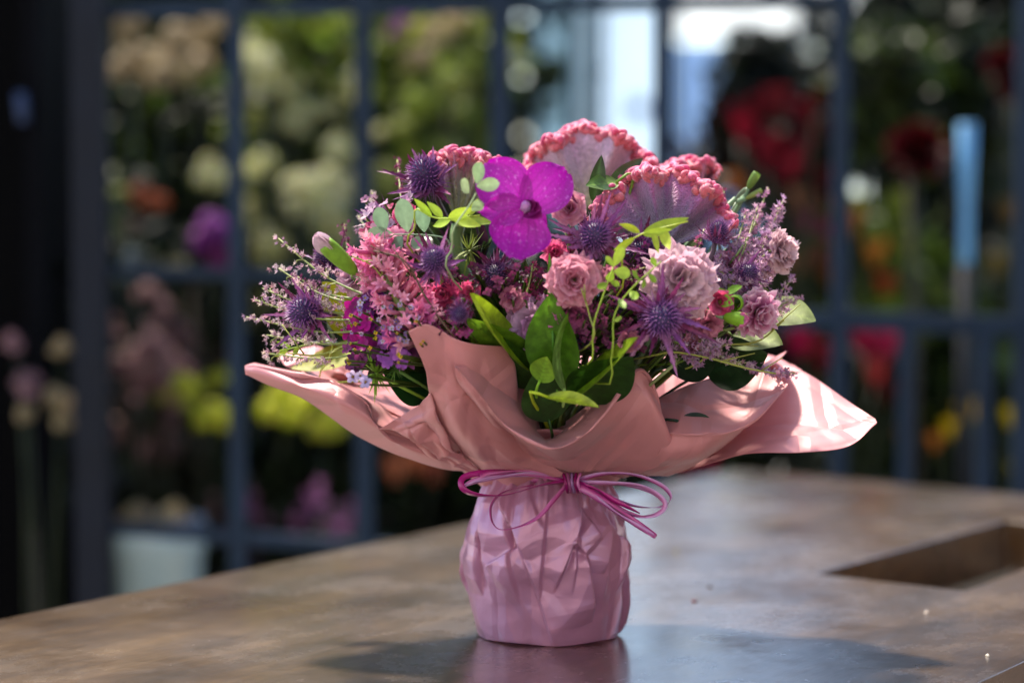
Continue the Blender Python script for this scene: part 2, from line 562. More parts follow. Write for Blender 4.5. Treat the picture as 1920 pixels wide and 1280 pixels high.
# ------------------------------------------------------------------ steel frames behind the table
NAVY = S(26, 45, 66); DARKN = S(10, 19, 34)
def post(name, parent, px, y, wpx, z0, z1, c=NAVY, depth=None):
    x = P(px, 400, y)[0]; w = mm(wpx, y) / 2; d = (depth or w)
    mb = MB(); mb.box((x - w, y - d, z0), (x + w, y + d, z1), jit(c, .05))
    return mb.build(name, M_STEEL, parent, smooth=False)
def rail(name, parent, px0, px1, py0, py1, y, hpx, c=NAVY, dy=0.0):
    a, b = P(px0, py0, y), P(px1, py1, y + dy); h = mm(hpx, y) / 2
    mb = MB(); v = []
    for p in (a, b):
        for s, q in ((-1, -1), (1, -1), (1, 1), (-1, 1)):
            v.append((p[0], p[1] + s * .009, p[2] + q * h))
    mb.add(v, [(0, 1, 5, 4), (1, 2, 6, 5), (2, 3, 7, 6), (3, 0, 4, 7), (3, 2, 1, 0), (4, 5, 6, 7)], c)
    return mb.build(name, M_STEEL, parent, smooth=False)
YF = 1.45
GZ = -.75
fr = thing('steel_fence', (P(560, 400, YF)[0], YF, GZ), 'blue grey steel frame of slim bars and rails behind the left side of the bouquet', 'fence')
for px, w in ((443, 30), (682, 33), (937, 38)):
    post('bar', fr, px, YF, w, GZ + .002, 1.25)
rail('rail', fr, 171, 1576, 20, 2, YF + .0, 26)
rail('rail', fr, 171, 937, 508, 520, YF + .001, 20)
rail('rail', fr, 171, 937, 985, 1045, YF + .001, 24)
mp = thing('steel_post', (P(171, 400, YF - .02)[0], YF - .02, GZ), 'thick dark navy steel post at the left, rising past the table edge', 'post')
post('shaft', mp, 171, YF - .02, 62, GZ + .002, 1.5, DARKN)
x = P(171, 400, YF - .02)[0]
mb = MB(); mb.box((x - .06, YF - .08, GZ), (x + .06, YF + .04, GZ + .012), DARKN); mb.build('base_plate', M_STEEL, mp, smooth=False)
fr2 = thing('steel_fence', (P(1575, 400, YF)[0], YF, GZ), 'blue steel frame with a low rail in front of the red flowers at the right', 'fence')
for px, w, z1 in ((1240, 30, 1.25), (1576, 30, 1.25), (1922, 34, 1.25), (1702, 26, P(0, 612, YF)[2]), (1850, 28, P(0, 612, YF)[2])):
    post('bar', fr2, px, YF + (.002 if px == 1702 else 0), w, GZ + .002, z1)
rail('rail', fr2, 1240, 1935, 590, 612, YF + .001, 36)
rail('rail', fr2, 1240, 1935, 960, 990, YF + .001, 26)
pp = thing('glass_door', (P(1093, 400, YF + .9)[0], YF + .9, GZ), 'teal edged glass door leaf between the flower stall and the white building', 'door')
for px in (1068, 1118):
    post('stile', pp, px, YF + .9, 15, GZ + .002, 1.55, S(70, 100, 115))
xa, xb = P(1068, 400, YF + .9)[0] + .01, P(1118, 400, YF + .9)[0] - .01
mb = MB(); mb.box((xa, YF + .895, GZ + .05), (xb, YF + .905, 1.5), S(150, 185, 200)); mb.build('pane', M_GLASSY, pp, smooth=False)

# shaded opening at far left, its shade drawn as a black box
sh = thing('shade_box', (P(10, 400, 1.9)[0], 1.9, GZ), 'tall black cabinet with an edge strip at the far left, standing in for a shaded opening', 'recess')
xr = P(78, 400, 1.6)[0]
mb = MB(); mb.box((xr - .9, 1.6, GZ), (xr, 2.1, 1.7), S(2, 2, 3)); mb.build('body', M_BLACK, sh, smooth=False)
mb = MB(); mb.box((xr - .02, 1.585, GZ + .01), (xr + .004, 1.598, 1.69), S(8, 9, 14)); mb.build('edge_strip', M_BLACK, sh, smooth=False)
mb = MB(); tube(mb, [P(38, 175, 1.57), P(44, 230, 1.57)], .008, .008, S(60, 75, 110)); mb.build('handle', M_STEEL, sh)

# translucent canvas added in place of the white building so the sun brightens it
YB = 7.5
def canvas_mat():
    m, nt, b, out = nodes('white_canvas')
    at = nt.nodes.new('ShaderNodeAttribute'); at.attribute_name = 'Col'
    n = noise(nt, 1.5, 5, stretch=(3, 1, .5))
    c = mixcol(nt, at.outputs[0], ramp(nt, n.outputs[0], [(.3, .78), (.65, 1.0)]), 1.0, 'MULTIPLY')
    nt.links.new(c, b.inputs['Base Color']); b.inputs['Roughness'].default_value = .8
    tr = nt.nodes.new('ShaderNodeBsdfTranslucent'); nt.links.new(c, tr.inputs[0])
    mx = nt.nodes.new('ShaderNodeMixShader'); mx.inputs[0].default_value = .6
    nt.links.new(b.outputs[0], mx.inputs[1]); nt.links.new(tr.outputs[0], mx.inputs[2]); nt.links.new(mx.outputs[0], out.inputs[0])
    return m
M_CANVAS = canvas_mat()
bl = thing('canvas_stand_in', (P(1400, 400, YB)[0], YB, GZ), 'white canvas screen with a pale blue ribbed panel, standing in for the white building far behind the cockscombs', 'screen')
def Zp(py): return P(0, py, YB)[2]
def Xp(px): return P(px, 0, YB)[0]
def sheetpart(name, x0, x1, z0, z1, c, rib=0.0, nx=2):
    mb = MB(); g = np.zeros((2, nx, 3))
    for i in range(nx):
        x = x0 + (x1 - x0) * i / (nx - 1); yy = YB + rib * (1 if i % 2 else -1)
        g[0, i] = (x, yy, z0); g[1, i] = (x, yy, z1)
    mb.grid(g, c); return mb.build(name, M_CANVAS, bl, smooth=False)
sheetpart('canvas', Xp(1000), Xp(1112), GZ + .1, 1.9, S(120, 150, 165), .01, 9)
sheetpart('canvas', Xp(1122), Xp(1256), GZ + .1, 1.9, S(205, 225, 240), .012, 14)
sheetpart('canvas', Xp(1262), Xp(1500), GZ + .1, Zp(78), S(170, 198, 228), .02, 40)
sheetpart('canvas', Xp(1262), Xp(1660), Zp(70), 1.9, S(235, 240, 238), .01, 14)
sheetpart('canvas', Xp(1506), Xp(1660), GZ + .1, Zp(78), S(215, 225, 215), .01, 9)
for px in (996, 1117, 1259, 1503, 1664):
    mb = MB(); x = Xp(px); mb.box((x - .02, YB - .03, GZ), (x + .02, YB + .03, 1.95), S(60, 76, 92)); mb.build('pole', M_STEEL, bl, smooth=False)
mb = MB(); mb.box((Xp(1180), YB - .05, Zp(222)), (Xp(1216), YB - .035, Zp(190)), S(50, 80, 170)); mb.build('blue_plate', M_MATTE, bl, smooth=False)

# ------------------------------------------------------------------ plants behind
def leafcloud(mb, fn, n, size, cols, droop=.3):
    for i in range(n):
        p = fn()
        d = nrm(NR.normal(size=3) + [0, -.2, -droop]); e1, e2 = perp(d)
        a = R.uniform(0, 6.28); s = math.cos(a) * e1 + math.sin(a) * e2; u = np.cross(d, s)
        L = size * R.uniform(.6, 1.3); W = L * .28
        mb.add([p, p + d * L * .45 + s * W + u * W * .3, p + d * L, p + d * L * .45 - s * W + u * W * .3], [(0, 1, 2), (0, 2, 3)], jit(R.choice(cols), .3))

def inball(c, r):
    def f():
        v = nrm(NR.normal(size=3)) * R.random() ** .4
        return np.asarray(c) + v * np.asarray(r)
    return f

def clumpy(lo, hi, k, rr):
    cs = [np.array([R.uniform(a, b) for a, b in zip(lo, hi)]) for _ in range(k)]
    def f():
        c = R.choice(cs)
        return c + nrm(NR.normal(size=3)) * R.random() ** .5 * rr
    return f

G1, G2, G3, G4 = S(38, 52, 16), S(70, 88, 26), S(112, 130, 44), S(20, 28, 14)
def tree(label, x, y, h, crx, cry, z0, n, cols, size=.07, cat='tree', name='broadleaf_tree'):
    t = thing(name, (x, y, GZ), label, cat, 'trees behind the stall')
    mb = MB(); tube(mb, [(x, y, GZ), (x + .05, y, GZ + (h - GZ) * .4), (x - .04, y, h * .8)], .07, .02, S(50, 38, 28), ns=8, n=8)
    for i in range(6):
        a = R.uniform(0, 6.28); zz = R.uniform(z0, h * .7)
        tube(mb, [(x, y, zz), (x + math.cos(a) * crx * .4, y + math.sin(a) * cry * .4, zz + .2), (x + math.cos(a) * crx * .75, y + math.sin(a) * cry * .7, zz + .45)], .025, .008, S(50, 38, 28), ns=5, n=5)
    mb.build('trunk', M_STEM, t)
    mb = MB()
    leafcloud(mb, clumpy((x - crx, y - cry, z0), (x + crx, y + cry, h), 60, .28), n, size, cols)
    mb.build('crown', M_BG, t, smooth=False)
    return t
tree('tall dark tree behind the cream blossoms at upper left', -1.25, 4.3, 2.9, .85, .4, -.5, 9000, [G1, G2, G4], .09)
tree('dark leafy tree just left of the white canvas screen', -.50, 4.6, 2.6, .48, .4, -.6, 7000, [G1, G2, G4], .09)
tree('dark tree behind the red flowers at the right edge', 1.32, 4.4, 2.6, .50, .4, -.5, 7000, [G1, G4, S(24, 34, 30)], .09)
hd = MB()
leafcloud(hd, lambda: np.array([R.uniform(-2.4, 2.4), 3.6 + abs(NR.normal()) * .1 + .1 * math.sin(9 * R.random()), R.uniform(-.74, .22 + .07 * math.sin(R.random() * 20))]), 12000, .08, [G4, G1, S(22, 26, 12)])
tag(hd.build('hedge', M_BG, smooth=False, origin=(0, 3.6, GZ)), 'low dark clipped hedge running behind all the potted flowers', 'hedge')

def yew(label, x0, x1, y0, y1, h, n):
    t = thing('clipped_hedge', ((x0 + x1) / 2, y0, GZ), label, 'hedge')
    mb = MB(); mb.box((x0 + .08, y0 + .12, GZ), (x1 - .08, y1, h - .1), S(12, 18, 8)); mb.build('dark_core', M_BG, t, smooth=False)  # solid dark core added so no sky shows through the hedge
    mb = MB(); leafcloud(mb, lambda: np.array([R.uniform(x0, x1), y0 + .16 * R.random() + .05 * math.sin(5 * R.random()), GZ + (h - GZ) * R.random()]), n, .11, [G4, G1, S(40, 52, 20), S(24, 30, 12)])
    leafcloud(mb, lambda: np.array([R.uniform(x0, x1), R.uniform(y0, y1), h - .1 + .12 * R.random()]), n // 5, .11, [G4, G1])
    mb.build('foliage', M_BG, t, smooth=False)
yew('tall dark clipped hedge closing the view behind the left flowers', -3.2, .10, 5.4, 6.2, 2.7, 12000)
yew('dark clipped hedge closing the view at the right edge', 1.05, 3.0, 5.2, 6.0, 2.7, 7000)
# unseen brick wall added right of the table to block sky light
wl = thing('light_block_wall', (1.5, -.6, GZ), 'unseen brown brick wall added right of the table to darken that side', 'wall')
def brick_mat():
    m, nt, b, out = nodes('brown_brick')
    br = noise(nt, 5, kind='ShaderNodeTexBrick', rot=(0, math.pi / 2, 0))
    br.inputs['Color1'].default_value = (.10, .055, .035, 1); br.inputs['Color2'].default_value = (.15, .08, .05, 1); br.inputs['Mortar'].default_value = (.12, .11, .1, 1)
    nt.links.new(br.outputs[0], b.inputs['Base Color']); b.inputs['Roughness'].default_value = .85
    return m
mb = MB(); mb.box((1.5, -2.6, GZ), (1.75, 1.2, 2.3), (.1, .1, .1)); mb.build('masonry', brick_mat(), wl, smooth=False)
mb = MB(); mb.box((1.46, -2.62, 2.301), (1.79, 1.22, 2.36), S(120, 112, 100)); mb.build('coping', M_MATTE, wl, smooth=False)

# an unseen facade added behind the camera: its warm bounce lights the near side of everything
fc = thing('added_bounce_front', (-3.6, -5.0, GZ), 'unseen cream plastered house front added behind the camera to bounce light', 'building')
mb = MB(); mb.box((-8, -9.5, GZ), (.8, -5.0, 6.5), S(236, 228, 218)); mb.build('wall', M_MATTE, fc, smooth=False)
for wx in (-6.6, -4.4, -2.2, -.4):
    for wz in (.3, 3.2):
        mb = MB(); mb.box((wx - .5, -4.997, wz), (wx + .5, -4.96, wz + 1.5), S(225, 220, 210)); wf = mb.build('window', M_MATTE, fc, smooth=False)
        mb = MB(); mb.box((wx - .42, -4.957, wz + .08), (wx + .42, -4.95, wz + 1.42), S(40, 50, 60)); mb.build('pane', M_GLASSY, wf, smooth=False)

# display shelf that carries the pots
def shelf(label, x0, x1, y0, y1, z, c=S(40, 36, 34)):
    t = thing('display_bench', ((x0 + x1) / 2, (y0 + y1) / 2, GZ), label, 'bench', 'flower benches')
    mb = MB(); mb.box((x0, y0, z - .03), (x1, y1, z), c); mb.build('bench_top', M_MATTE, t, smooth=False)
    for xx in (x0 + .03, x1 - .03):
        for yy in (y0 + .03, y1 - .03):
            mb = MB(); mb.box((xx - .02, yy - .02, GZ), (xx + .02, yy + .02, z - .031), c); mb.build('leg', M_MATTE, t, smooth=False)
shelf('dark wooden display bench under the cream and mauve flowers at the left', -1.0, .35, 1.72, 2.75, -.42)
shelf('dark wooden display bench under the red and yellow flowers at the right', .45, 1.5, 1.72, 2.75, -.42)
BZ = -.42

def vessel(mb_kind, parent, c, r, h, col, z0):
    mb = MB()
    pr = [(0.0, .78), (.04, .8), (.5, .9), (.93, 1.0), (.95, 1.08), (1.0, 1.08), (1.0, .98), (.9, .96), (.88, .0)]
    g = np.zeros((len(pr), 20, 3))
    for i, (t, k) in enumerate(pr):
        for j in range(20):
            a = j * math.pi / 10
            g[i, j] = (c[0] + math.cos(a) * r * k, c[1] + math.sin(a) * r * k, z0 + h * t)
    mb.grid(g, col, closed=True)
    return mb.build(mb_kind, M_GLASSY, parent)

def head(mb, p, r, cols, kind):
    cols = [np.clip(c * 1.25, 0, .85) for c in cols]
    if kind == 'ball' and r > .011:
        for q in range(5):
            o = nrm(NR.normal(size=3) * [1, .6, 1]) * r * R.uniform(.35, .75)
            head(mb, p + o, r * R.uniform(.38, .62), [c / 1.25 * R.uniform(.75, 1.15) for c in cols], 'floret')
    elif kind in ('ball', 'floret'):            # hydrangea-like ball of four-petalled florets
        n = 34 if kind == 'floret' else 60
        for v in fib(n):
            if v[2] < -.5: continue
            q = p + v * r * R.uniform(.85, 1.05); e1, e2 = perp(v); s = r * (.34 if kind == 'floret' else .26); cc = jit(R.choice(cols), .18)
            a0 = R.uniform(0, 1.5)
            for k in range(4):
                a = a0 + k * math.pi / 2
                d = math.cos(a) * e1 + math.sin(a) * e2; sd = np.cross(v, d)
                mb.add([q, q + d * s * .6 + sd * s * .5 + v * s * .15, q + d * s * 1.1 + v * s * .1, q + d * s * .6 - sd * s * .5 + v * s * .15], [(0, 1, 2, 3)], cc)
    elif kind == 'dahlia':
        for li in range(5):
            op = rad(20 + li * 17)
            for k in range(8 + li):
                a = k * 2.399 + li
                ax = nrm([0, -.85, .5]); e1, e2 = perp(ax)
                d = ax * math.cos(op) + (e1 * math.cos(a) + e2 * math.sin(a)) * math.sin(op)
                blade(mb, p - ax * r * .3, d, ax, r * 1.05, r * .45, 'petal', bend=.3, cup=.4, nu=3, nv=2, c0=jit(R.choice(cols), .2), tip=.1)
    elif kind == 'spike':
        for k in range(60):
            t = R.random(); a = R.uniform(0, 6.28); w = r * .38 * (1.1 - t)
            q = p + np.array([math.cos(a) * w, math.sin(a) * w, (t - .4) * r * 2.4])
            d = nrm([math.cos(a), math.sin(a), .5])
            blade(mb, q, d, (0, 0, 1), r * .35, r * .25, 'petal', bend=-.4, nu=2, nv=2, c0=jit(R.choice(cols), .2))
    elif kind == 'cup':
        for k in range(7):
            a = k * .9 + R.random(); d = nrm([math.cos(a) * .6, math.sin(a) * .6, .8])
            blade(mb, p - np.array([0, 0, r * .8]), d, (-d[0], -d[1], .6), r * 1.9, r * 1.3, 'petal', bend=.5, cup=.5, nu=4, nv=2, c0=jit(R.choice(cols), .15))

def bgplant(name, cat, label, px, y, heads, kind, leafcols, leafbox, nleaf, pot=(.075, .16, S(60, 58, 55)), lsize=.05, z0=None, group='potted flowers behind the frame', hname='flower_head'):
    """heads: (px, py, r_px, cols, dy)"""
    z0 = BZ if z0 is None else z0
    bx = P(px, 400, y)[0]
    t = thing(name, (bx, y, z0), label, cat, group)
    ph = 0
    if pot:
        vessel('pot', t, (bx, y), pot[0], pot[1], pot[2], z0 + .001); ph = pot[1]
    st = MB()
    tube(st, [(bx, y, z0 + .01), (bx + .01, y, z0 + .1), P((leafbox[0] + leafbox[2]) / 2, leafbox[3] - 10, y)], .006, .004, S(50, 40, 28), ns=6, n=5)
    for (hx, hy, hr, cols, dy) in heads:
        p = P(hx, hy, y + dy); r = mm(hr, y + dy)
        tube(st, [(bx + R.uniform(-.03, .03), y + R.uniform(-.03, .03), z0 + ph * .8), ((bx + p[0]) / 2 + R.uniform(-.02, .02), y + dy / 2, (z0 + p[2]) / 2), tuple(p - np.array([0, -.004, r * .7]))], .0026, .0018, S(34, 44, 18), ns=5, n=6)
        hb = MB(); head(hb, p, r, cols, kind); hb.build(hname, M_BG, t, smooth=False)
    st.build('stems', M_STEM, t)
    if nleaf:
        lf = MB()
        (x0, y0, x1, y1, dz) = leafbox
        lo, hi = P(x0, y1, y), P(x1, y0, y)
        leafcloud(lf, clumpy((lo[0], y + .13, lo[2]), (hi[0], y + .13 + dz * 1.6, hi[2]), max(5, nleaf // 90), .06), nleaf, lsize, leafcols)
        lf.build('foliage', M_BG, t, smooth=False)
    return t

def rnd_heads(n, x0, y0, x1, y1, r0, r1, cols, dy=.12):
    return [(R.uniform(x0, x1), R.uniform(y0, y1), R.uniform(r0, r1), cols, R.uniform(-dy, dy)) for _ in range(n)]
CREAM = [S(235, 225, 150), S(222, 214, 130), S(240, 232, 180)]
BEIGE = [S(170, 150, 115), S(150, 132, 100), S(185, 165, 125)]
LIME = [S(215, 228, 50), S(195, 214, 40), S(228, 235, 90)]
MAUVE = [S(150, 110, 120), S(120, 90, 105), S(170, 130, 130)]
LILAC = [S(150, 80, 150), S(120, 60, 130), S(170, 100, 160)]
CRIM = [S(122, 8, 36), S(88, 5, 28), S(145, 16, 46)]
DRED = [S(72, 6, 10), S(50, 4, 9), S(90, 10, 15)]
MAG = [S(170, 15, 75), S(140, 10, 65)]
PEACH = [S(205, 130, 100), S(220, 150, 105), S(190, 110, 90)]
YEL = [S(225, 195, 20), S(215, 180, 10)]
ORAN = [S(176, 105, 42), S(186, 125, 46)]
bgplant('hydrangea', 'potted plant', 'beige dried hydrangeas at upper left beside the thick dark post', 300, 2.3, [(250, 110, 50, BEIGE, 0), (330, 85, 48, BEIGE, .1), (310, 150, 36, BEIGE, -.05), (375, 140, 40, BEIGE, 0), (240, 60, 40, BEIGE, .1), (400, 60, 30, BEIGE, .1), (110, 150, 42, BEIGE, .2), (112, 300, 40, BEIGE, .2), (108, 400, 30, CREAM, .2)], 'ball', [G1, G4, G2], (220, 170, 420, 520, .12), 900)
bgplant('cream_hydrangea', 'potted plant', 'cream blossoms between the first and second slim bars', 560, 2.2, rnd_heads(14, 440, 70, 670, 470, 22, 36, [c * 1.15 for c in CREAM]) + [(400, 335, 36, CREAM, 0), (490, 325, 42, CREAM, 0), (580, 350, 30, CREAM, -.1), (535, 160, 36, CREAM, .1), (560, 210, 36, CREAM, .1), (640, 280, 30, CREAM, 0), (620, 210, 28, CREAM, .1), (615, 410, 44, CREAM, 0), (520, 90, 26, [G3, S(150, 150, 60)], .1), (500, 470, 32, CREAM, 0), (640, 440, 36, CREAM, .05), (480, 230, 26, [G3, S(150, 150, 60)], .1), (480, 560, 34, CREAM, .1), (560, 610, 34, [S(150, 150, 70), S(170, 165, 80)], .1)], 'ball', [G2, G3, G1], (450, 60, 680, 700, .14), 1500)
bgplant('snowball_bush', 'potted plant', 'mass of small cream blossoms in leaf, upper left behind the slim bars', 600, 2.45, rnd_heads(40, 450, 60, 675, 640, 14, 30, CREAM + [S(170, 170, 80), S(150, 160, 70)]), 'ball', [G3, S(140, 150, 50), G2, S(160, 165, 70)], (450, 40, 690, 660, .1), 3600)
bgplant('snowball_bush', 'potted plant', 'yellow green bush with pale blossoms at the top between second and third slim bars', 800, 2.5, rnd_heads(22, 705, 90, 905, 420, 14, 26, [S(170, 175, 80), S(150, 160, 60), S(190, 190, 110)]), 'ball', [G3, S(150, 160, 45), S(130, 145, 45)], (700, 60, 920, 460, .1), 3200)
bgplant('viburnum', 'potted plant', 'pale green viburnum between the second and third slim bars', 810, 2.3, [(815, 60, 34, BEIGE, .1), (850, 30, 30, BEIGE, .1), (790, 105, 30, BEIGE, 0), (840, 150, 36, [S(150, 160, 80), S(130, 145, 60)], 0), (790, 200, 36, [S(140, 155, 60), S(120, 140, 50)], 0), (860, 220, 36, [S(140, 155, 60), S(120, 140, 50)], .1), (715, 250, 18, CREAM, 0), (760, 240, 24, [S(150, 160, 80)], 0), (880, 120, 30, [S(140, 155, 60), S(120, 140, 50)], .1), (740, 45, 26, LILAC, .15), (730, 340, 30, [S(150, 160, 90)], 0), (820, 300, 34, [S(120, 140, 50)], .1)], 'ball', [G2, G3, S(110, 125, 40)], (700, 60, 920, 560, .12), 1300)
bgplant('lime_hydrangea', 'potted plant', 'lime green hydrangeas below the left wing of the wrapping paper', 440, 1.95, [(332, 745, 42, LIME, 0), (404, 785, 38, LIME, 0), (405, 715, 28, LIME, .1), (540, 765, 48, LIME, 0), (620, 795, 36, LIME, .05), (575, 730, 30, LIME, .1)], 'ball', [G4, G1], (300, 800, 640, 900, .1), 700)
bgplant('astilbe', 'potted plant', 'dusty mauve flower spikes beside the thick dark post, low left', 270, 2.05, rnd_heads(26, 215, 560, 345, 880, 24, 38, MAUVE + [S(160, 130, 120)]), 'ball', [G4, S(60, 52, 36)], (210, 600, 360, 900, .1), 500)
bgplant('astilbe', 'potted plant', 'faded mauve flower spikes between the lilac globe and the lime hydrangeas', 400, 2.4, rnd_heads(8, 350, 580, 430, 680, 22, 30, MAUVE), 'ball', [G4, G1], (340, 560, 440, 700, .1), 400)
bgplant('hydrangea', 'potted plant', 'dull beige hydrangeas left of the thick dark post', 60, 1.55, [(30, 640, 26, MAUVE, 0), (50, 720, 30, MAUVE, -.05), (112, 770, 36, BEIGE, 0), (110, 650, 22, BEIGE, 0), (45, 770, 26, BEIGE, -.05)], 'ball', [G4], (0, 540, 130, 1000, .05), 300, z0=GZ, pot=(.07, .3, S(20, 20, 24)))
bgplant('allium', 'potted plant', 'purple allium globe with an orange bloom beside it at left', 370, 2.0, [(392, 440, 48, [S(140, 50, 150), S(110, 35, 125)], 0), (415, 480, 26, [S(130, 30, 110)], 0)], 'ball', [G4, G1], (300, 480, 420, 560, .08), 250)
bgplant('marigold', 'potted plant', 'rusty orange bloom beside the purple allium', 275, 2.1, [(280, 370, 36, [S(150, 70, 30), S(120, 55, 25)], 0), (265, 335, 16, [S(150, 150, 140)], -.05), (222, 360, 18, [S(130, 140, 70)], 0), (250, 420, 22, [S(60, 20, 30)], 0), (255, 500, 34, [S(90, 105, 115)], 0), (330, 497, 22, [S(150, 145, 110)], 0)], 'ball', [G4, G1], (215, 380, 330, 620, .08), 400)
bgplant('heather', 'potted plant', 'violet pink flower spikes just above the table between the slim bars', 590, 1.85, [(585, 965, 34, LILAC, 0), (625, 985, 26, LILAC, .05), (555, 990, 24, LILAC, 0), (600, 930, 22, [S(175, 110, 175)], 0), (660, 970, 22, LILAC, 0), (640, 1010, 26, LILAC, -.03)], 'spike', [G4, G1], (540, 900, 680, 1050, .06), 300, pot=(.05, .05, S(40, 30, 40)))
bgplant('heather', 'potted plant', 'dim purple flower spikes beside the cream pail', 430, 1.9, [(400, 960, 24, MAUVE, 0), (470, 960, 26, LILAC, 0), (430, 1010, 26, [S(90, 40, 90)], 0), (500, 1000, 24, [S(90, 40, 90)], 0), (480, 1050, 24, [S(90, 40, 90)], 0)], 'spike', [G4, G1], (390, 900, 520, 1080, .06), 300, pot=(.05, .05, S(40, 30, 40)))
bgplant('peach_rose', 'potted plant', 'salmon roses between the table and the underside of the wrapping paper', 775, 2.1, [(740, 885, 30, PEACH, 0), (780, 865, 34, PEACH, 0), (815, 885, 26, PEACH, 0)], 'cup', [G4, G1], (700, 870, 900, 1000, .08), 900, pot=(.06, .1, S(50, 60, 70)))
bgplant('myrtle', 'potted plant', 'dark green bush behind the lime hydrangeas', 560, 2.5, [], 'ball', [G4, G1], (440, 640, 920, 960, .1), 2200, lsize=.05)
# red / right side
bgplant('topiary', 'tree', 'dark round topiary ball above the crimson roses', 1440, 2.6, [], 'ball', [S(26, 34, 30), G4], (1400, 90, 1480, 230, .07), 2400, lsize=.035)
bgplant('crimson_rose', 'potted plant', 'crimson roses behind the right hand cockscomb', 1455, 2.2, [(1400, 255, 36, CRIM, 0), (1460, 200, 34, [S(140, 40, 50), S(110, 24, 36)], 0), (1510, 225, 36, CRIM, .05), (1440, 290, 42, CRIM, 0), (1500, 300, 40, [S(95, 8, 30), S(80, 6, 26)], 0), (1535, 250, 28, DRED, 0), (1465, 330, 36, [S(95, 8, 30)], 0), (1530, 195, 22, MAUVE, .1), (1400, 330, 24, [S(60, 10, 24)], .05)] + rnd_heads(9, 1370, 190, 1550, 350, 24, 38, CRIM + DRED), 'cup', [G4, S(40, 16, 20)], (1290, 210, 1550, 400, .08), 1100)
bgplant('dark_dahlia', 'potted plant', 'one very dark red dahlia left of the blue vase', 1722, 1.95, [(1722, 280, 62, DRED, 0)], 'dahlia', [G4, G1, G2], (1610, 60, 1800, 330, .1), 900)
bgplant('red_zinnia', 'potted plant', 'dark red zinnias in the upper right corner', 1860, 2.2, [(1880, 120, 38, DRED, 0), (1895, 165, 30, DRED, 0), (1675, 150, 24, DRED, 0)], 'dahlia', [G4, G1], (1640, 20, 1930, 330, .12), 1700)
bgplant('mixed_stock', 'potted plant', 'peach and pink blooms right of the lilac sprays', 1500, 2.3, [(1500, 380, 30, PEACH, 0), (1540, 390, 26, PEACH, .05), (1510, 430, 30, [S(170, 60, 110)], 0), (1550, 440, 24, [S(170, 60, 110)], 0), (1530, 490, 32, PEACH, 0), (1490, 500, 28, PEACH, 0), (1555, 520, 24, ORAN, 0), (1380, 350, 26, ORAN, 0)], 'cup', [G3, G1], (1400, 400, 1570, 600, .1), 500)
bgplant('mixed_stock', 'potted plant', 'orange and pale green stems under the very dark dahlia', 1680, 2.2, [(1600, 420, 28, ORAN, 0), (1640, 480, 30, ORAN, 0), (1610, 390, 26, [S(150, 160, 60)], 0), (1690, 380, 26, [S(130, 145, 50)], 0), (1660, 540, 26, [S(190, 90, 40)], 0), (1700, 470, 26, [S(150, 160, 60)], .1), (1870, 500, 26, [S(140, 120, 60)], 0), (1890, 400, 26, [S(100, 80, 40)], 0)], 'cup', [G3, S(120, 140, 60), G2], (1590, 380, 1740, 570, .08), 700, lsize=.07)
bgplant('magenta_peony', 'potted plant', 'magenta peonies under the low blue rail', 1560, 1.9, [(1500, 640, 40, MAG, 0), (1620, 640, 36, MAG, 0), (1660, 655, 34, MAG, 0), (1540, 670, 34, CRIM, .05), (1640, 700, 34, [S(170, 60, 60), S(150, 50, 50)], 0), (1660, 740, 28, DRED, 0)], 'cup', [G4, S(30, 14, 18)], (1460, 660, 1700, 800, .08), 500)
bgplant('yellow_daisy', 'potted plant', 'yellow and orange blooms low at the right edge', 1810, 1.9, [(1810, 785, 28, YEL, 0), (1780, 805, 20, YEL, 0), (1895, 785, 24, YEL, 0), (1752, 832, 20, ORAN, 0), (1690, 820, 14, [S(150, 100, 30)], 0), (1900, 880, 12, YEL, 0), (1835, 765, 18, YEL, 0)], 'cup', [G1, G2, S(40, 56, 20)], (1600, 640, 1920, 920, .08), 1500, lsize=.07)
bgplant('crimson_rose', 'potted plant', 'crimson blooms peeping out just above the far table corner', 1300, 2.0, [(1290, 880, 26, MAG, 0), (1330, 872, 24, MAG, 0), (1265, 860, 24, CRIM, 0)], 'cup', [G4, G1], (1200, 840, 1560, 950, .1), 700, pot=(.06, .08, S(40, 40, 44)))
# pail, vase, blue bottle
pl = thing('pail', (P(292, 400, 1.75)[0], 1.75, GZ), 'cream and pale blue pail at lower left beyond the table edge', 'pail')
zt = P(0, 985, 1.75)[2]
vessel('pail_body', pl, (P(292, 400, 1.75)[0], 1.75), mm(84, 1.75), zt - GZ - .002, S(165, 185, 185), GZ + .002)
mb = MB(); cx = P(292, 400, 1.75)[0]
tube(mb, [(cx + .064 * math.cos(a), 1.75 + .064 * math.sin(a), zt + .006) for a in np.linspace(0, 6.283, 24)], .006, .006, S(70, 85, 110), ns=6); mb.build('rim', M_GLASSY, pl)
fl = MB(); head(fl, np.array([cx, 1.75, zt + .012]), .05, BEIGE, 'ball'); fb = fl.build('cut_hydrangea', M_BG, smooth=False, origin=(cx, 1.75, zt + .01)); tag(fb, 'pale beige flower head resting in the cream pail', 'flower')
vz = thing('tall_vase', (P(1812, 400, 1.8)[0], 1.8, BZ), 'tall narrow sky blue glass vase at the right', 'vase')
vx = P(1812, 400, 1.8)[0]
zv0, zv1 = P(0, 495, 1.8)[2], P(0, 232, 1.8)[2]
mb = MB(); n = 12
pr = [(0, .8), (.02, .9), (.4, .8), (.6, 1.0), (1, 1.25), (1, 1.1), (.1, .6), (.1, 0)]
g = np.zeros((len(pr), 16, 3))
for i, (t, k) in enumerate(pr):
    for j in range(16):
        a = j * math.pi / 8; g[i, j] = (vx + math.cos(a) * .0105 * k, 1.8 + math.sin(a) * .0105 * k, zv0 + (zv1 - zv0) * t)
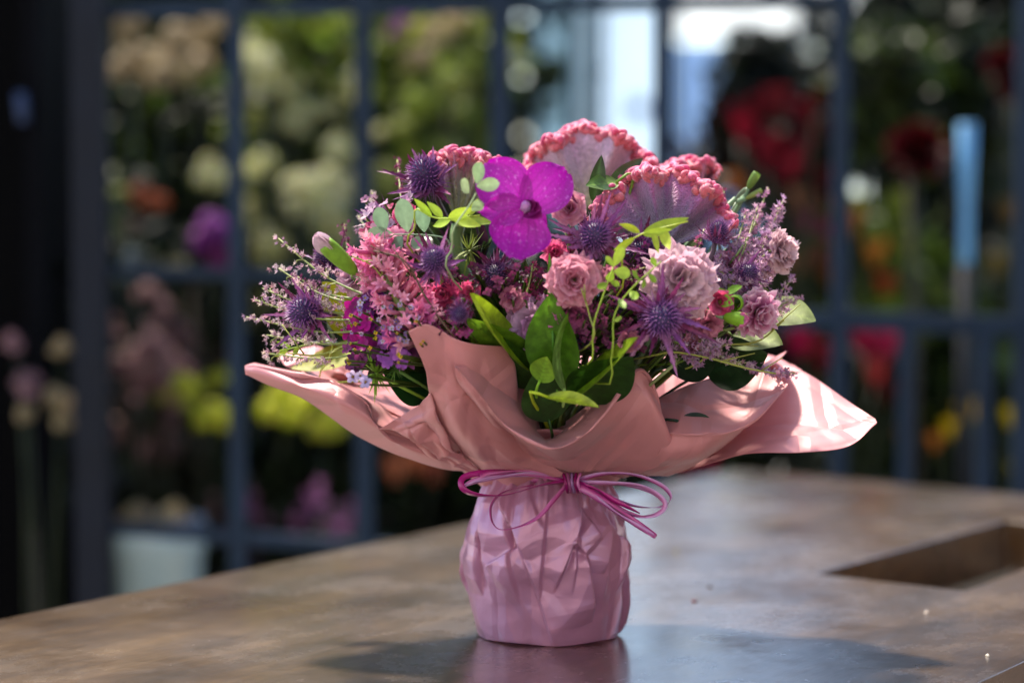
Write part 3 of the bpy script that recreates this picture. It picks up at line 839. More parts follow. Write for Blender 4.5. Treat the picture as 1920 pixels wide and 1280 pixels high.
mb.grid(g, S(105, 165, 212), closed=True); mb.build('vase_body', M_MATTE, vz)
mb = MB(); tube(mb, [(vx, 1.8, BZ), (vx, 1.8, BZ + .012), (vx, 1.8, BZ + .02)], .05, .012, S(14, 18, 28), ns=14); tube(mb, [(vx, 1.8, BZ + .012), (vx, 1.8, zv0)], .008, .012, S(14, 18, 28), ns=10); mb.build('foot', M_STEEL, vz)

# ================================================================== THE BOUQUET
CX, CY = 0.0262, 0.0
NECK = np.array([CX + .004, 0.0, .122])
MIDB = np.array([CX - .01, .02, .17])

def D(px, py, lift=0.0):
    ex, ey = (px - 1000) / 560.0, (py - 640) / 420.0
    return -.15 * math.sqrt(max(0.0, 1 - ex * ex - ey * ey)) + lift
def IA(ix, iy, tz):
    return nrm([ix, -tz, iy])

def stemline(head, ax, mb, r=.0016, c=None, n=12):
    head = np.asarray(head); c = G2 if c is None else c
    end = NECK + np.array([R.uniform(-.02, .02), R.uniform(-.018, .018), 0])
    L = np.linalg.norm(head - end)
    p1 = head - nrm(ax) * L * .22
    # keep the stem inside the paper cone
    m = (p1 + end) / 2 + np.array([0, .01, -.006])
    tube(mb, [head, p1, m, end, end + np.array([0, 0, -.05])], r, r * 1.2, c, ns=5, n=n)

def flower_thing(name, pos, label, cat='flower', group=None):
    return thing(name, pos, label, cat, group)

# ---------------- sea holly
PU1, PU2, PU3 = S(96, 60, 150), S(70, 44, 128), S(150, 90, 150)
def sea_holly(px, py, rpx, ax, label, lift=0.0, tone=1.0, blen=1.9, nb=15, y=None):
    y = D(px, py, lift) if y is None else y
    p = P(px, py, y); r = mm(rpx, y) * .86; ax = IA(*ax); e1, e2 = perp(ax)
    t = flower_thing('sea_holly', p - ax * r, label, group='sea hollies in the bouquet')
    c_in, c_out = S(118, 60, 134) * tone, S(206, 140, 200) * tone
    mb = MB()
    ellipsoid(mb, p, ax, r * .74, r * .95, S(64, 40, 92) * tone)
    for v in fib(230):
        if v[2] < -.75: continue
        d = nrm(e1 * v[0] + e2 * v[1] + ax * v[2])
        o = p + e1 * v[0] * r * .72 + e2 * v[1] * r * .72 + ax * v[2] * r * .93
        spike(mb, o, nrm(d + ax * .25 + NR.normal(size=3) * .12), r * R.uniform(.22, .42), r * .055, jit(c_in, .2), jit(c_out * (1.15 if R.random() < .3 else .8), .2))
    mb.build('cone', M_THISTLE, t, smooth=False)
    br = MB(); b0 = p - ax * r * .75
    cb = [S(158, 84, 140), S(128, 56, 108), S(182, 118, 168), S(140, 78, 146), S(110, 44, 84)]
    for k in range(nb):
        a = 2 * math.pi * k / nb + R.uniform(-.12, .12)
        rd = math.cos(a) * e1 + math.sin(a) * e2
        op = R.uniform(.75, 1.25)
        d = nrm(rd * math.sin(op) + ax * math.cos(op) + NR.normal(size=3) * .13)
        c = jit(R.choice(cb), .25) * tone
        blade(br, b0 + rd * r * .35, d, ax, r * blen * R.uniform(.75, 1.45), r * .62, 'lance', bend=R.uniform(-.5, 1.0), cup=.5, teeth=6,
              nu=15, nv=2, c0=c, c1=S(110, 36, 80) * tone, mid=c * 1.5, twist=R.uniform(-.7, .7))
    for k in range(nb):
        a = R.uniform(0, 6.28); rd = math.cos(a) * e1 + math.sin(a) * e2; op = R.uniform(.3, 1.5)
        c = jit(R.choice(cb), .25) * tone
        blade(br, b0 + rd * r * .45, nrm(rd * math.sin(op) + ax * math.cos(op)), ax, r * blen * R.uniform(.45, .85), r * .4, 'lance', bend=R.uniform(-.4, .9), cup=.6, teeth=4,
              nu=12, nv=2, c0=c, c1=S(130, 60, 100) * tone, mid=c * 1.4, twist=R.uniform(-1, 1))
    for k in range(170):
        a = R.uniform(0, 6.28); rd = math.cos(a) * e1 + math.sin(a) * e2; op = R.uniform(.4, 1.7)
        d = nrm(rd * math.sin(op) + ax * math.cos(op))
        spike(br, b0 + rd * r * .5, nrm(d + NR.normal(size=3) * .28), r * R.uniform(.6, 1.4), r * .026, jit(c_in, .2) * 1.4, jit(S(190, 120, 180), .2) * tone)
    br.build('bracts', M_THISTLE, t)
    st = MB(); stemline(b0, ax, st, .0017, S(90, 70, 84)); st.build('stem', M_STEM, t)
    return t

sea_holly(797, 328, 44, (-.25, .55, .8), 'spiky sea holly at the top left beside the small pink cockscomb', lift=.04, blen=2.0)
sea_holly(1116, 442, 40, (.05, .3, .95), 'sea holly with long upswept bracts right of the magenta orchid', lift=-.005, blen=2.3, nb=17)
sea_holly(814, 488, 33, (-.15, .35, .9), 'sea holly left of and below the orchid, above the pink hyacinth', lift=-.01, blen=2.0)
sea_holly(930, 516, 36, (-.05, -.05, 1), 'sea holly directly below the orchid, coloured dark for its shade', lift=.03, tone=.55)  # low tone puts the shade under the orchid into its colours
sea_holly(1242, 597, 46, (.05, -.15, 1), 'large shaggy sea holly under the big pale carnation', lift=-.015, blen=2.1, nb=20)
sea_holly(570, 585, 40, (-.55, .15, .8), 'sea holly hanging out at the far left over the wrapping paper', lift=.01, blen=1.8)
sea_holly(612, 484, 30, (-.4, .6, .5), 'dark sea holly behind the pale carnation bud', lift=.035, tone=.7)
sea_holly(1346, 436, 26, (.25, .9, .3), 'narrow maroon sea holly standing between the right cockscomb and the lilac sprays', lift=.0, tone=.8, blen=2.0)
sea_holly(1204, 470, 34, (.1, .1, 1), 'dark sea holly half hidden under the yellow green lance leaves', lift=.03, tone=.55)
sea_holly(1402, 512, 26, (.6, .2, .6), 'small purple sea holly inside the lilac sprays at the right', lift=.0, tone=.8)
sea_holly(862, 588, 22, (-.1, -.2, 1), 'small maroon sea holly just above the tall paper fold', lift=-.005, tone=.75, blen=1.7)
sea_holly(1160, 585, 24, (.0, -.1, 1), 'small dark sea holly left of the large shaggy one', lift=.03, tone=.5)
sea_holly(706, 402, 24, (-.6, .5, .5), 'maroon tipped sea holly behind the sage green leaflets at left', lift=.05, tone=.9)
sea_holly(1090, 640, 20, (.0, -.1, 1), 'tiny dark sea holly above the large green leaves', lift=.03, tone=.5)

# ---------------- roses / carnations
def carnation(name, px, py, rpx, ax, label, cols, lift=0.0, nl=6, open_=1.25, ruf=.10, bud=False, y=None, part='petals', edge=None, calyx=False, k0=3):
    y = D(px, py, lift) if y is None else y
    p = P(px, py, y); r = mm(rpx, y); ax = IA(*ax); e1, e2 = perp(ax)
    t = flower_thing(name, p - ax * r, label, group='spray roses and carnations in the bouquet')
    mb = MB()
    b = p - ax * r * .55
    for li in range(nl):
        k = li / max(1, nl - 1)
        op = .08 + open_ * k ** 1.1
        n = k0 + int(li * .9)
        for j in range(n):
            a = 2 * math.pi * j / n + li * 1.3 + R.uniform(-.2, .2)
            rd = math.cos(a) * e1 + math.sin(a) * e2
            o2 = op + R.uniform(-.1, .1)
            d = nrm(rd * math.sin(o2) + ax * math.cos(o2))
            nn = ax * math.sin(o2) - rd * math.cos(o2)
            L = r * (1.02 + .12 * k) * R.uniform(.9, 1.08)
            c = jit(R.choice(cols), .1)
            blade(mb, b + rd * r * (.03 + .1 * k), d, nn, L, r * (.75 + .55 * k), 'petal', bend=-.25 - .55 * k + R.uniform(-.15, .15), cup=.55 - .35 * k,
                  ruf=r * ruf * (.6 + k), rk=R.uniform(1.2, 2.4), tip=.06, nu=8, nv=10, c0=c * .85, c1=c, edge=(edge if edge is not None else c * 1.25))
    mb.build(part, M_PETAL, t)
    if calyx or True:
        cl = MB()
        ellipsoid(cl, b - ax * r * .30, ax, r * .3, r * .42, S(86, 110, 50), S(130, 155, 60))
        for j in range(5):
            a = j * 1.2566; rd = math.cos(a) * e1 + math.sin(a) * e2
            blade(cl, b - ax * r * .1 + rd * r * .22, nrm(rd * .6 + ax), rd * -1 + ax * .6, r * .5, r * .3, 'lance', bend=-.5, nu=5, nv=2, c0=S(110, 135, 60))
        cl.build('calyx', M_LEAFM, t)
    st = MB(); stemline(b - ax * r * .6, ax, st, .0016, S(96, 122, 90)); st.build('stem', M_STEM, t)
    return t
ROSE = [S(222, 140, 165), S(210, 122, 152), S(230, 155, 178)]
PALE = [S(228, 190, 204), S(218, 172, 192), S(236, 202, 210)]
DUSK = [S(200, 130, 150), S(180, 105, 130)]
HOT = [S(215, 80, 130), S(225, 110, 150)]
carnation('spray_rose', 1068, 390, 29, (-.05, .25, .95), 'small closed dusty pink spray rose touching the orchid on its right', ROSE, lift=-.01, nl=5, open_=.75, ruf=.05, edge=S(225, 170, 175))
carnation('spray_rose', 1077, 524, 41, (.0, .05, 1), 'open ruffled pink spray rose in the middle, left of the round yellow leaflets', ROSE, lift=-.012, nl=8, open_=1.35, ruf=.07, edge=S(232, 170, 185))
carnation('spray_rose', 1072, 588, 38, (.3, -.3, .9), 'pink spray rose tucked beneath the open one', [S(190, 100, 150), S(210, 120, 165)], lift=.008, nl=6, ruf=.1)
carnation('carnation', 1279, 520, 55, (.05, .25, .95), 'largest pale mauve pink carnation above the shaggy sea holly', PALE, lift=-.015, nl=8, open_=1.35, ruf=.13, edge=S(235, 195, 205))
carnation('carnation', 1000, 612, 46, (-.1, .05, 1), 'pale lilac carnation half hidden behind the upright green leaves', [S(228, 185, 218), S(215, 165, 205)], lift=.03, nl=6, open_=1.3, ruf=.1)
carnation('carnation', 1430, 590, 37, (.5, -.2, .75), 'pink carnation at the right edge with a white frilled rim', [S(220, 130, 175), S(205, 105, 155), S(230, 160, 195)], lift=-.01, nl=6, open_=1.2, ruf=.13, edge=S(240, 215, 225))
carnation('carnation', 1473, 470, 34, (.75, .1, .5), 'pale pink carnation facing right at the outer edge among the lilac sprays', [S(225, 185, 195), S(212, 165, 178)], lift=.0, nl=6, open_=.95, ruf=.1, edge=S(240, 210, 215))
carnation('spray_rose', 1352, 566, 22, (.2, .1, .9), 'tiny red pink rosebud right of the shaggy sea holly', [S(200, 70, 110), S(190, 90, 130)], lift=-.01, nl=4, open_=.7, ruf=.04)
carnation('spray_rose', 1372, 500, 26, (.3, .2, .9), 'pink spray rose glimpsed behind the lilac sprays', DUSK, lift=.03, nl=5)
carnation('spray_rose', 712, 470, 34, (-.4, .4, .7), 'soft pink spray rose behind the top of the hyacinth', [S(225, 140, 165), S(235, 165, 180)], lift=.035, nl=5)
carnation('spray_rose', 655, 520, 28, (-.5, .3, .7), 'pale pink carnation behind the bud stem at left', PALE, lift=.04, nl=5)
carnation('spray_rose', 1330, 612, 24, (.2, -.4, .9), 'dusky pink bloom low at the right beneath the tiny rosebud', DUSK, lift=.0, nl=5)
carnation('spray_rose', 1040, 470, 20, (.0, .1, 1), 'hot pink petals showing between the orchid and the open rose', HOT, lift=.03, nl=4)
carnation('carnation', 748, 655, 32, (-.2, -.3, 1), 'violet pink frilled bloom just left of the tall paper fold', [S(190, 90, 185), S(170, 70, 170), S(205, 120, 200)], lift=.015, nl=6, ruf=.15, edge=S(215, 140, 210))
carnation('spray_rose', 830, 552, 26, (-.2, .0, 1), 'small deep pink bloom right of the hyacinth', HOT, lift=.02, nl=5)

for (px, py, r_, lab, cs, lf) in ((1180, 640, 18, 'tiny deep pink bloom under the shaggy sea holly, left side', DUSK, .0), (1300, 650, 20, 'tiny dusky bloom between the shaggy sea holly and the pale leaf', DUSK, .01),
        (1150, 520, 20, 'small shaded rose pink bloom among the dark sea hollies', DUSK, .02), (880, 545, 18, 'small hot pink bloom beside the dark shaded sea holly', HOT, .02),
        (960, 560, 20, 'small dusky bloom above the broad dark leaf', DUSK, .02), (755, 400, 20, 'small hot pink bloom behind the sage leaflets', HOT, .03), (1440, 500, 22, 'small pale bloom behind the lilac sprays at right', PALE, .02)):
    carnation('spray_rose', px, py, r_, ((px - 1000) / 600, (620 - py) / 600, .9), lab, cs, lift=lf, nl=4, open_=.95)

# ---------------- carnation buds
def budflower(px, py, L, ax, label, cb, cg, lift=0.0, opening=.4, wid=.30, y=None):
    y = D(px, py, lift) if y is None else y
    p = P(px, py, y); l = mm(L, y); ax = IA(*ax); e1, e2 = perp(ax)
    t = flower_thing('flower_bud', p - ax * l, label, group='buds in the bouquet')
    mb = MB()
    ellipsoid(mb, p - ax * l * .18, ax, l * wid * .62, l * .52, cg, cg * 1.3, nu=12, nv=12, prof=lambda k: math.sin(math.pi * min(1, k * .72 + .02)) ** .8)
    for j in range(5):
        a = j * 1.2566; rd = math.cos(a) * e1 + math.sin(a) * e2
        blade(mb, p + rd * l * wid * .5, nrm(ax + rd * .08), ax * .1 - rd, l * .3, l * .22, 'lance', bend=.15, cup=.5, nu=5, nv=4, c0=cg * 1.3)
    mb.build('calyx', M_LEAFM, t)
    if opening > 0:
        pb = MB()
        for j in range(9):
            a = j * 2.1; rd = math.cos(a) * e1 + math.sin(a) * e2; q = .6 if j < 4 else 1
            blade(pb, p - ax * l * .05 + rd * l * wid * .2 * q, nrm(ax + rd * .2 * q), -rd, l * (.45 + opening * .45), l * wid * 1.3, 'round', bend=.45, cup=.7, nu=8, nv=6, c0=jit(cb, .06), c1=jit(cb, .06))
        pb.build('petals', M_PETAL, t)
    st = MB(); stemline(p - ax * l * .66, ax, st, .0018, S(120, 150, 110)); st.build('stem', M_STEM, t)
budflower(628, 475, 84, (-.62, .62, .35), 'pale pink tipped green carnation bud leaning left above the hyacinth', S(232, 200, 212), S(125, 165, 50), lift=-.03, opening=.55, wid=.34)
budflower(1414, 334, 34, (.45, .8, .2), 'tightly closed green bud topmost at the upper right', S(160, 180, 110), S(110, 140, 62), lift=.0, opening=0, wid=.40)
budflower(1418, 362, 34, (.85, .45, .2), 'slim green bud leaning right just under the topmost bud', S(190, 190, 130), S(140, 160, 80), lift=.01, opening=0, wid=.24)
budflower(1392, 360, 26, (.7, .7, .2), 'smallest grey green bud between the two others at upper right', S(140, 160, 120), S(110, 130, 100), lift=.015, opening=0, wid=.26)
budflower(1378, 568, 46, (-.2, -.05, .9), 'fat lime green bud beneath the lilac sprays', S(200, 120, 150), S(120, 165, 40), lift=-.01, opening=0, wid=.6)
budflower(1385, 598, 44, (.9, -.1, .5), 'fat lime green calyx holding the pink carnation at the right', S(220, 120, 170), S(130, 175, 45), lift=-.02, opening=.2, wid=.5)
#budflower(1022, 655, 30, (.1, .8, .7), 'little round green bud between the upright leaves', S(120, 160, 60), S(110, 155, 40), lift=-.01, opening=0, wid=.55)

# ---------------- orchid
def orchid():
    y = -.155
    c = P(984, 392, y); ax = IA(.1, .12, 1)
    t = flower_thing('orchid', c, 'large magenta orchid bloom at the upper middle', 'flower')
    X = nrm(np.cross([0, 0, 1.0], -ax)); X = X if X[0] > 0 else -X
    U = nrm(np.cross(ax, X)); U = U if U[2] > 0 else -U
    c0, c1 = S(205, 40, 192), S(168, 4, 158)
    def pet(name, ang, L, W, bend, cup, prof='round', ruf=.0006, off=0.0, tilt=.12, tip=.04, rl=0.0):
        a = rad(ang); d = math.cos(a) * X + math.sin(a) * U
        mb = MB()
        L, W = mm(L, y), mm(W, y)
        o = c + ax * off
        blade(mb, o, nrm(d + ax * tilt), ax, L, W, prof, bend=bend, cup=cup, ruf=ruf, rk=1.4, tip=tip, nu=22, nv=36, c0=c0, c1=c1, lveins=8, ph=ang, twist=rl)
        mb.build(name, M_ORCHID, t)
    pet('petal', 132, 116, 104, -.5, .25, off=-.002, tilt=.2, ruf=.0012)
    pet('petal', 44, 110, 98, -.6, .22, off=.0005, tilt=.3, ruf=.0012)
    pet('petal', 184, 92, 62, -.4, .3, prof='leaf', off=.001, tilt=.25, ruf=.001)
    pet('petal', 256, 108, 118, .8, .3, off=.002, tilt=-.1, ruf=.0012)
    pet('petal', 325, 54, 46, -.5, -.2, prof='leaf', off=-.001, tilt=.25)
    mb = MB()
    for k, (a, L, W, b) in enumerate(((318, 60, 40, .8), (350, 50, 32, 1.0), (30, 36, 26, 1.2))):
        a = rad(a); d = math.cos(a) * X + math.sin(a) * U
        blade(mb, c + ax * .004 + d * .002, nrm(d + ax * .7), ax, mm(L, y), mm(W, y), 'leaf', bend=b, cup=.9, nu=8, nv=6, c0=S(120, 10, 90), c1=S(180, 50, 150))
    mb.build('lip', M_ORCHID, t)
    mb = MB(); ellipsoid(mb, c + ax * .006 + U * .001, nrm(ax + U * .4), .0034, .0052, S(245, 215, 245), S(215, 140, 215))
    for k in range(14):
        spike(mb, c + ax * .005, nrm(ax + NR.normal(size=3) * .9), .005, .0009, S(225, 160, 225), S(245, 220, 245))
    mb.build('column', M_PETAL, t)
    st = MB(); stemline(c - ax * .004, ax, st, .002, S(100, 120, 60)); st.build('stem', M_STEM, t)
orchid()

# ---------------- cockscombs
def cockscomb(label, cpx, cpy, y, R0, a0, a1, squash, seed, tiltx=0.0, tone=1.0, body_top=S(200, 150, 195), body_mid=S(165, 130, 165), body_low=S(150, 160, 110), lean=.25, frill=1.0, ysc=.024, lobes=4.6):
    rr = random.Random(seed)
    c = P(cpx, cpy, y); Rm = mm(R0, y)
    t = flower_thing('cockscomb', c, label, group='cockscombs in the bouquet')
    def rim(s):
        a = rad(a0 + (a1 - a0) * s)
        k = 1.03 - .085 * (1 - abs(math.sin(math.pi * s * lobes + seed)) ** .45) + .015 * math.sin(23 * s + seed)
        return a, Rm * k
    def pt(s, v, side):
        a, rm = rim(s)
        r = rm * v
        wav = ysc * (math.sin(s * 21 + seed) * .6 + math.sin(s * 34 + seed * 2) * .35) * v ** 1.4
        th = .012 * (1 - v) + .006 + .004 * v ** 4
        return c + np.array([math.cos(a) * r, wav + side * th - lean * r * math.sin(a) * 0 + lean * (r * math.sin(a)) * .3, math.sin(a) * r * squash + tiltx * math.cos(a) * r])
    mb = MB(); ns, nv = 110, 26
    for side in (-1, 1):
        g = np.array([[pt(s, v, side) for s in np.linspace(0, 1, ns)] for v in np.linspace(.04, 1, nv)])
        cc = np.zeros((nv, ns, 3))
        for i, v in enumerate(np.linspace(0, 1, nv)):
            for j in range(ns):
                q = v + .06 * math.sin(j * .33) + .04 * math.sin(j * .9 + 1)
                col = body_low * (1 - min(1, q * 1.9)) + body_mid * min(1, q * 1.9)
                if q > .55: 
                    m = min(1, (q - .55) / .35); col = col * (1 - m) + body_top * m
                if v > .9:
                    m = (v - .9) / .1; col = col * (1 - m * .7) + S(240, 110, 150) * m * .7
                cc[i, j] = col * tone
        mb.grid(g, cc)
    # close the rim between the two faces
    g = np.array([[pt(s, 1, -1) for s in np.linspace(0, 1, ns)], [pt(s, 1, 1) for s in np.linspace(0, 1, ns)]])
    mb.grid(g, body_top * tone)
    mb.build('comb', M_COMB, t)
    cr = MB()
    n = 1500
    pink, orn, hot = S(246, 104, 156), S(250, 158, 116), S(246, 66, 150)
    arc = abs(a1 - a0) / 180 * Rm / .05
    for lay in range(6):
        amp = .0046 + .0012 * lay; fr = (21, 27, 17, 33, 23, 29)[lay] * arc; off = (-.002, .0, .002, -.0035, .0035, .001)[lay]; tr = .0022 + .0005 * (lay % 3)
        pts = []
        for i in range(n):
            s = i / (n - 1)
            a, rm = rim(s)
            base = pt(s, 1.0, 0)
            q = 2 * math.pi * s
            ny = amp * math.sin(fr * q + 1.3 * math.sin(9 * s + lay) + lay)
            rr2 = -.0012 * (lay % 3) + .0026 * math.sin(fr * 1.37 * q + lay * 2) + .002 * math.sin(fr * .31 * q + lay)
            od = np.array([math.cos(a), 0, math.sin(a)]); sd = np.array([-math.sin(a), 0, math.cos(a)])
            pts.append(base + od * (rr2 - .0006) + np.array([0, ny + off - .001, 0]) + sd * .0020 * math.sin(fr * 1.9 * q + lay * 1.7))
        pts = np.array(pts)
        tube(cr, pts, lambda k, tr=tr: tr * frill * (.8 + .2 * math.sin(k * 190)) * min(1, .3 + 8 * k, .3 + 8 * (1 - k)), 0, pink, ns=7)
        arr = cr.c[-1]
        for i in range(n):
            s = i / (n - 1)
            f = .5 + .5 * math.sin(s * 25 + seed)
            w = min(1, max(0, .5 - (pts[i][2] - pt(s, 1, 0)[2]) / .006)) if i % 5 == 0 else w
            arr[i * 7:(i + 1) * 7] = (pink * (1 - f * .6) + hot * f * .6) * (1 - w * .45) + orn * w * .45
    cr.c = [np.clip(a * tone, 0, 1) for a in cr.c]
    cr.build('crest', M_CREST, t)
    st = MB(); tube(st, [c + np.array([0, 0, .003]), c + np.array([0, 0, -.02]), (c + NECK) / 2 + np.array([0, .01, -.01]), NECK + np.array([0, .01, 0]), NECK + np.array([0, .01, -.05])], .005, .003, S(120, 150, 90), ns=8, n=12); st.build('stem', M_STEM, t)
cockscomb('broad pale cockscomb with a coral pink crest, highest bloom of the bouquet', 1103, 398, .035, 138, 12, 168, 1.12, 3, body_low=S(190, 190, 130), body_mid=S(215, 185, 195), body_top=S(238, 196, 222))
cockscomb('violet bodied cockscomb with the hottest pink crest, at the upper right', 1240, 468, -.045, 140, 18, 160, 1.05, 5, body_low=S(120, 118, 124), body_mid=S(148, 112, 150), body_top=S(216, 124, 190), ysc=.022)
cockscomb('small greenish cockscomb between the upper left sea holly and the orchid', 860, 430, -.02, 136, 46, 112, 1.04, 9, body_low=S(140, 150, 80), body_mid=S(150, 145, 100), body_top=S(205, 110, 140), ysc=.016, lean=.5)
cockscomb('pink cockscomb edge just behind the upper right one', 1300, 400, .05, 95, 60, 150, 1.0, 12, body_low=S(160, 130, 150), body_mid=S(200, 150, 180), body_top=S(225, 130, 165))

# ---------------- hyacinth
def hyacinth():
    y0 = D(765, 550, .0)
    a, b = P(700, 465, y0 + .02), P(790, 640, y0 - .0)
    ax = nrm(a - b); e1, e2 = perp(ax); L = np.linalg.norm(a - b)
    t = flower_thing('hyacinth', b, 'salmon pink hyacinth spike at the left of the tall paper fold', 'flower')
    cols = [S(236, 130, 172), S(242, 155, 180), S(228, 112, 166), S(245, 172, 190)]
    tube_ = MB(); 
    for k in range(120):
        s = (k + .5) / 120; an = k * 2.399 + R.uniform(-.3, .3)
        rd = math.cos(an) * e1 + math.sin(an) * e2
        o = b + ax * L * s + rd * .003
        d = nrm(rd + ax * (.1 + .6 * s) + NR.normal(size=3) * .18); c = jit(R.choice(cols), .14)
        q = o + d * .013 * (1.3 - .55 * s) * R.uniform(.75, 1.15)
        tube(tube_, [o, q], .0014, .0019, c * .8, c, ns=6)
        h1, h2 = perp(d)
        for j in range(6):
            aj = j * math.pi / 3 + k
            r2 = math.cos(aj) * h1 + math.sin(aj) * h2
            blade(tube_, q + r2 * .0013, nrm(d + r2 * R.uniform(.1, .5)), d, .0068 * R.uniform(.7, 1.2), .0026, 'leaf', bend=R.uniform(-1.5, -.3), cup=.4, nu=5, nv=2, c0=c, c1=jit(c * 1.15, .05))
    tube_.build('florets', M_PETAL, t)
    st = MB(); tube(st, [a, b, (b + NECK) / 2, NECK], .0035, .003, S(120, 140, 80), n=10); st.build('stem', M_STEM, t)
hyacinth()

# ---------------- magenta stock and small daisies at left
def clusterflower(name, label, items, cols, size, stemc=None, center=None, group='clustered small blooms', npet=5, y=None):
    """items: (px, py, lift)"""
    p0 = P(items[0][0], items[0][1], D(items[0][0], items[0][1], items[0][2]))
    t = flower_thing(name, p0, label, 'flower', group)
    fb, sb = MB(), MB()
    m = np.mean([P(i[0], i[1], D(i[0], i[1], i[2])) for i in items], axis=0)
    hub = m * .6 + MIDB * .4
    for (px, py, lf) in items:
        p = P(px, py, D(px, py, lf))
        ax = nrm((p - MIDB) + np.array([0, -.08, .02]) + NR.normal(size=3) * .04); e1, e2 = perp(ax)
        s = size * R.uniform(.75, 1.25); c = jit(R.choice(cols), .15)
        for j in range(npet):
            a = j * 2 * math.pi / npet + R.random() * .5; rd = math.cos(a) * e1 + math.sin(a) * e2
            blade(fb, p, nrm(rd + ax * .35), ax, s, s * .75, 'round', bend=R.uniform(-.6, .3), cup=.15, ruf=s * .06, nu=5, nv=4, c0=c * .8, c1=c)
        if center is not None:
            ellipsoid(fb, p + ax * s * .1, ax, s * .22, s * .2, center, nu=5, nv=7)
        tube(sb, [p, p - ax * .008, hub], .0007, .0009, G2 if stemc is None else stemc, ns=4, n=6)
    tube(sb, [hub, (hub + NECK) / 2, NECK], .0014, .0016, G2, ns=5, n=5)
    fb.build('florets', M_PETAL, t); sb.build('stem', M_STEM, t)
def scat(n, x0, y0, x1, y1, l0=-.01, l1=.03):
    return [(R.uniform(x0, x1), R.uniform(y0, y1), R.uniform(l0, l1)) for _ in range(n)]
clusterflower('stock', 'deep magenta stock left of the hyacinth base', scat(22, 650, 560, 712, 650), [S(190, 10, 140), S(160, 8, 120), S(120, 20, 110)], .0075)
clusterflower('stock', 'deep purple stock between the magenta one and the hyacinth', scat(18, 690, 555, 745, 610), [S(110, 30, 110), S(140, 40, 140)], .006)
clusterflower('aster', 'tiny white lilac blooms with yellow eyes over the magenta stock', scat(34, 660, 555, 790, 640, -.02, .0), [S(195, 165, 215), S(170, 130, 200), S(215, 195, 225)], .0022, center=S(235, 190, 20))
clusterflower('goldenrod', 'sprinkle of tiny yellow blooms at the lower left', scat(20, 650, 590, 800, 680, -.03, -.005), [S(240, 200, 20), S(235, 175, 20)], .0015, npet=4)
clusterflower('stock', 'violet blooms above the green spiky tuft at lower left', scat(20, 715, 610, 765, 680, -.005, .015), [S(170, 90, 190), S(190, 110, 200)], .005)
clusterflower('heather_sprig', 'maroon pink sprig right of the hyacinth above the paper', scat(50, 800, 560, 885, 640, -.01, .02), [S(150, 50, 110), S(190, 80, 140), S(110, 30, 70)], .0028, npet=4)
clusterflower('heather_sprig', 'maroon sprig in the shade above the right paper cone', scat(90, 1085, 560, 1210, 655, .0, .025), [S(110, 40, 80), S(150, 70, 110), S(80, 26, 50)], .0028, npet=4)
clusterflower('heather_sprig', 'maroon sprig filling the gap under the orchid', scat(60, 850, 500, 1030, 560, .01, .035), [S(120, 40, 84), S(150, 66, 110), S(84, 26, 54)], .003, npet=4)
clusterflower('heather_sprig', 'purple maroon sprig between the right cockscomb and the biggest carnation', scat(70, 1150, 440, 1240, 540, .01, .035), [S(110, 40, 96), S(140, 60, 120), S(74, 24, 60)], .003, npet=4)
clusterflower('stock', 'dark purple blooms low at the left above the paper rim', scat(16, 650, 650, 720, 690, -.0, .02), [S(100, 30, 90), S(130, 50, 110)], .005)
clusterflower('aster', 'pair of white lilac blooms beside the green spiky tuft', [(686, 716, -.03), (662, 706, -.02), (676, 704, -.02)], [S(205, 185, 225)], .0045, center=S(160, 120, 60))
clusterflower('stock', 'pale lilac blossoms behind the left cockscomb leaves', scat(24, 680, 370, 770, 440, .02, .05), [S(220, 180, 205), S(200, 140, 180), S(190, 60, 110)], .0045)
clusterflower('stock', 'pink blossoms filling the gap above the hyacinth', scat(20, 700, 430, 790, 480, .01, .04), [S(232, 150, 180), S(225, 170, 190)], .0065)

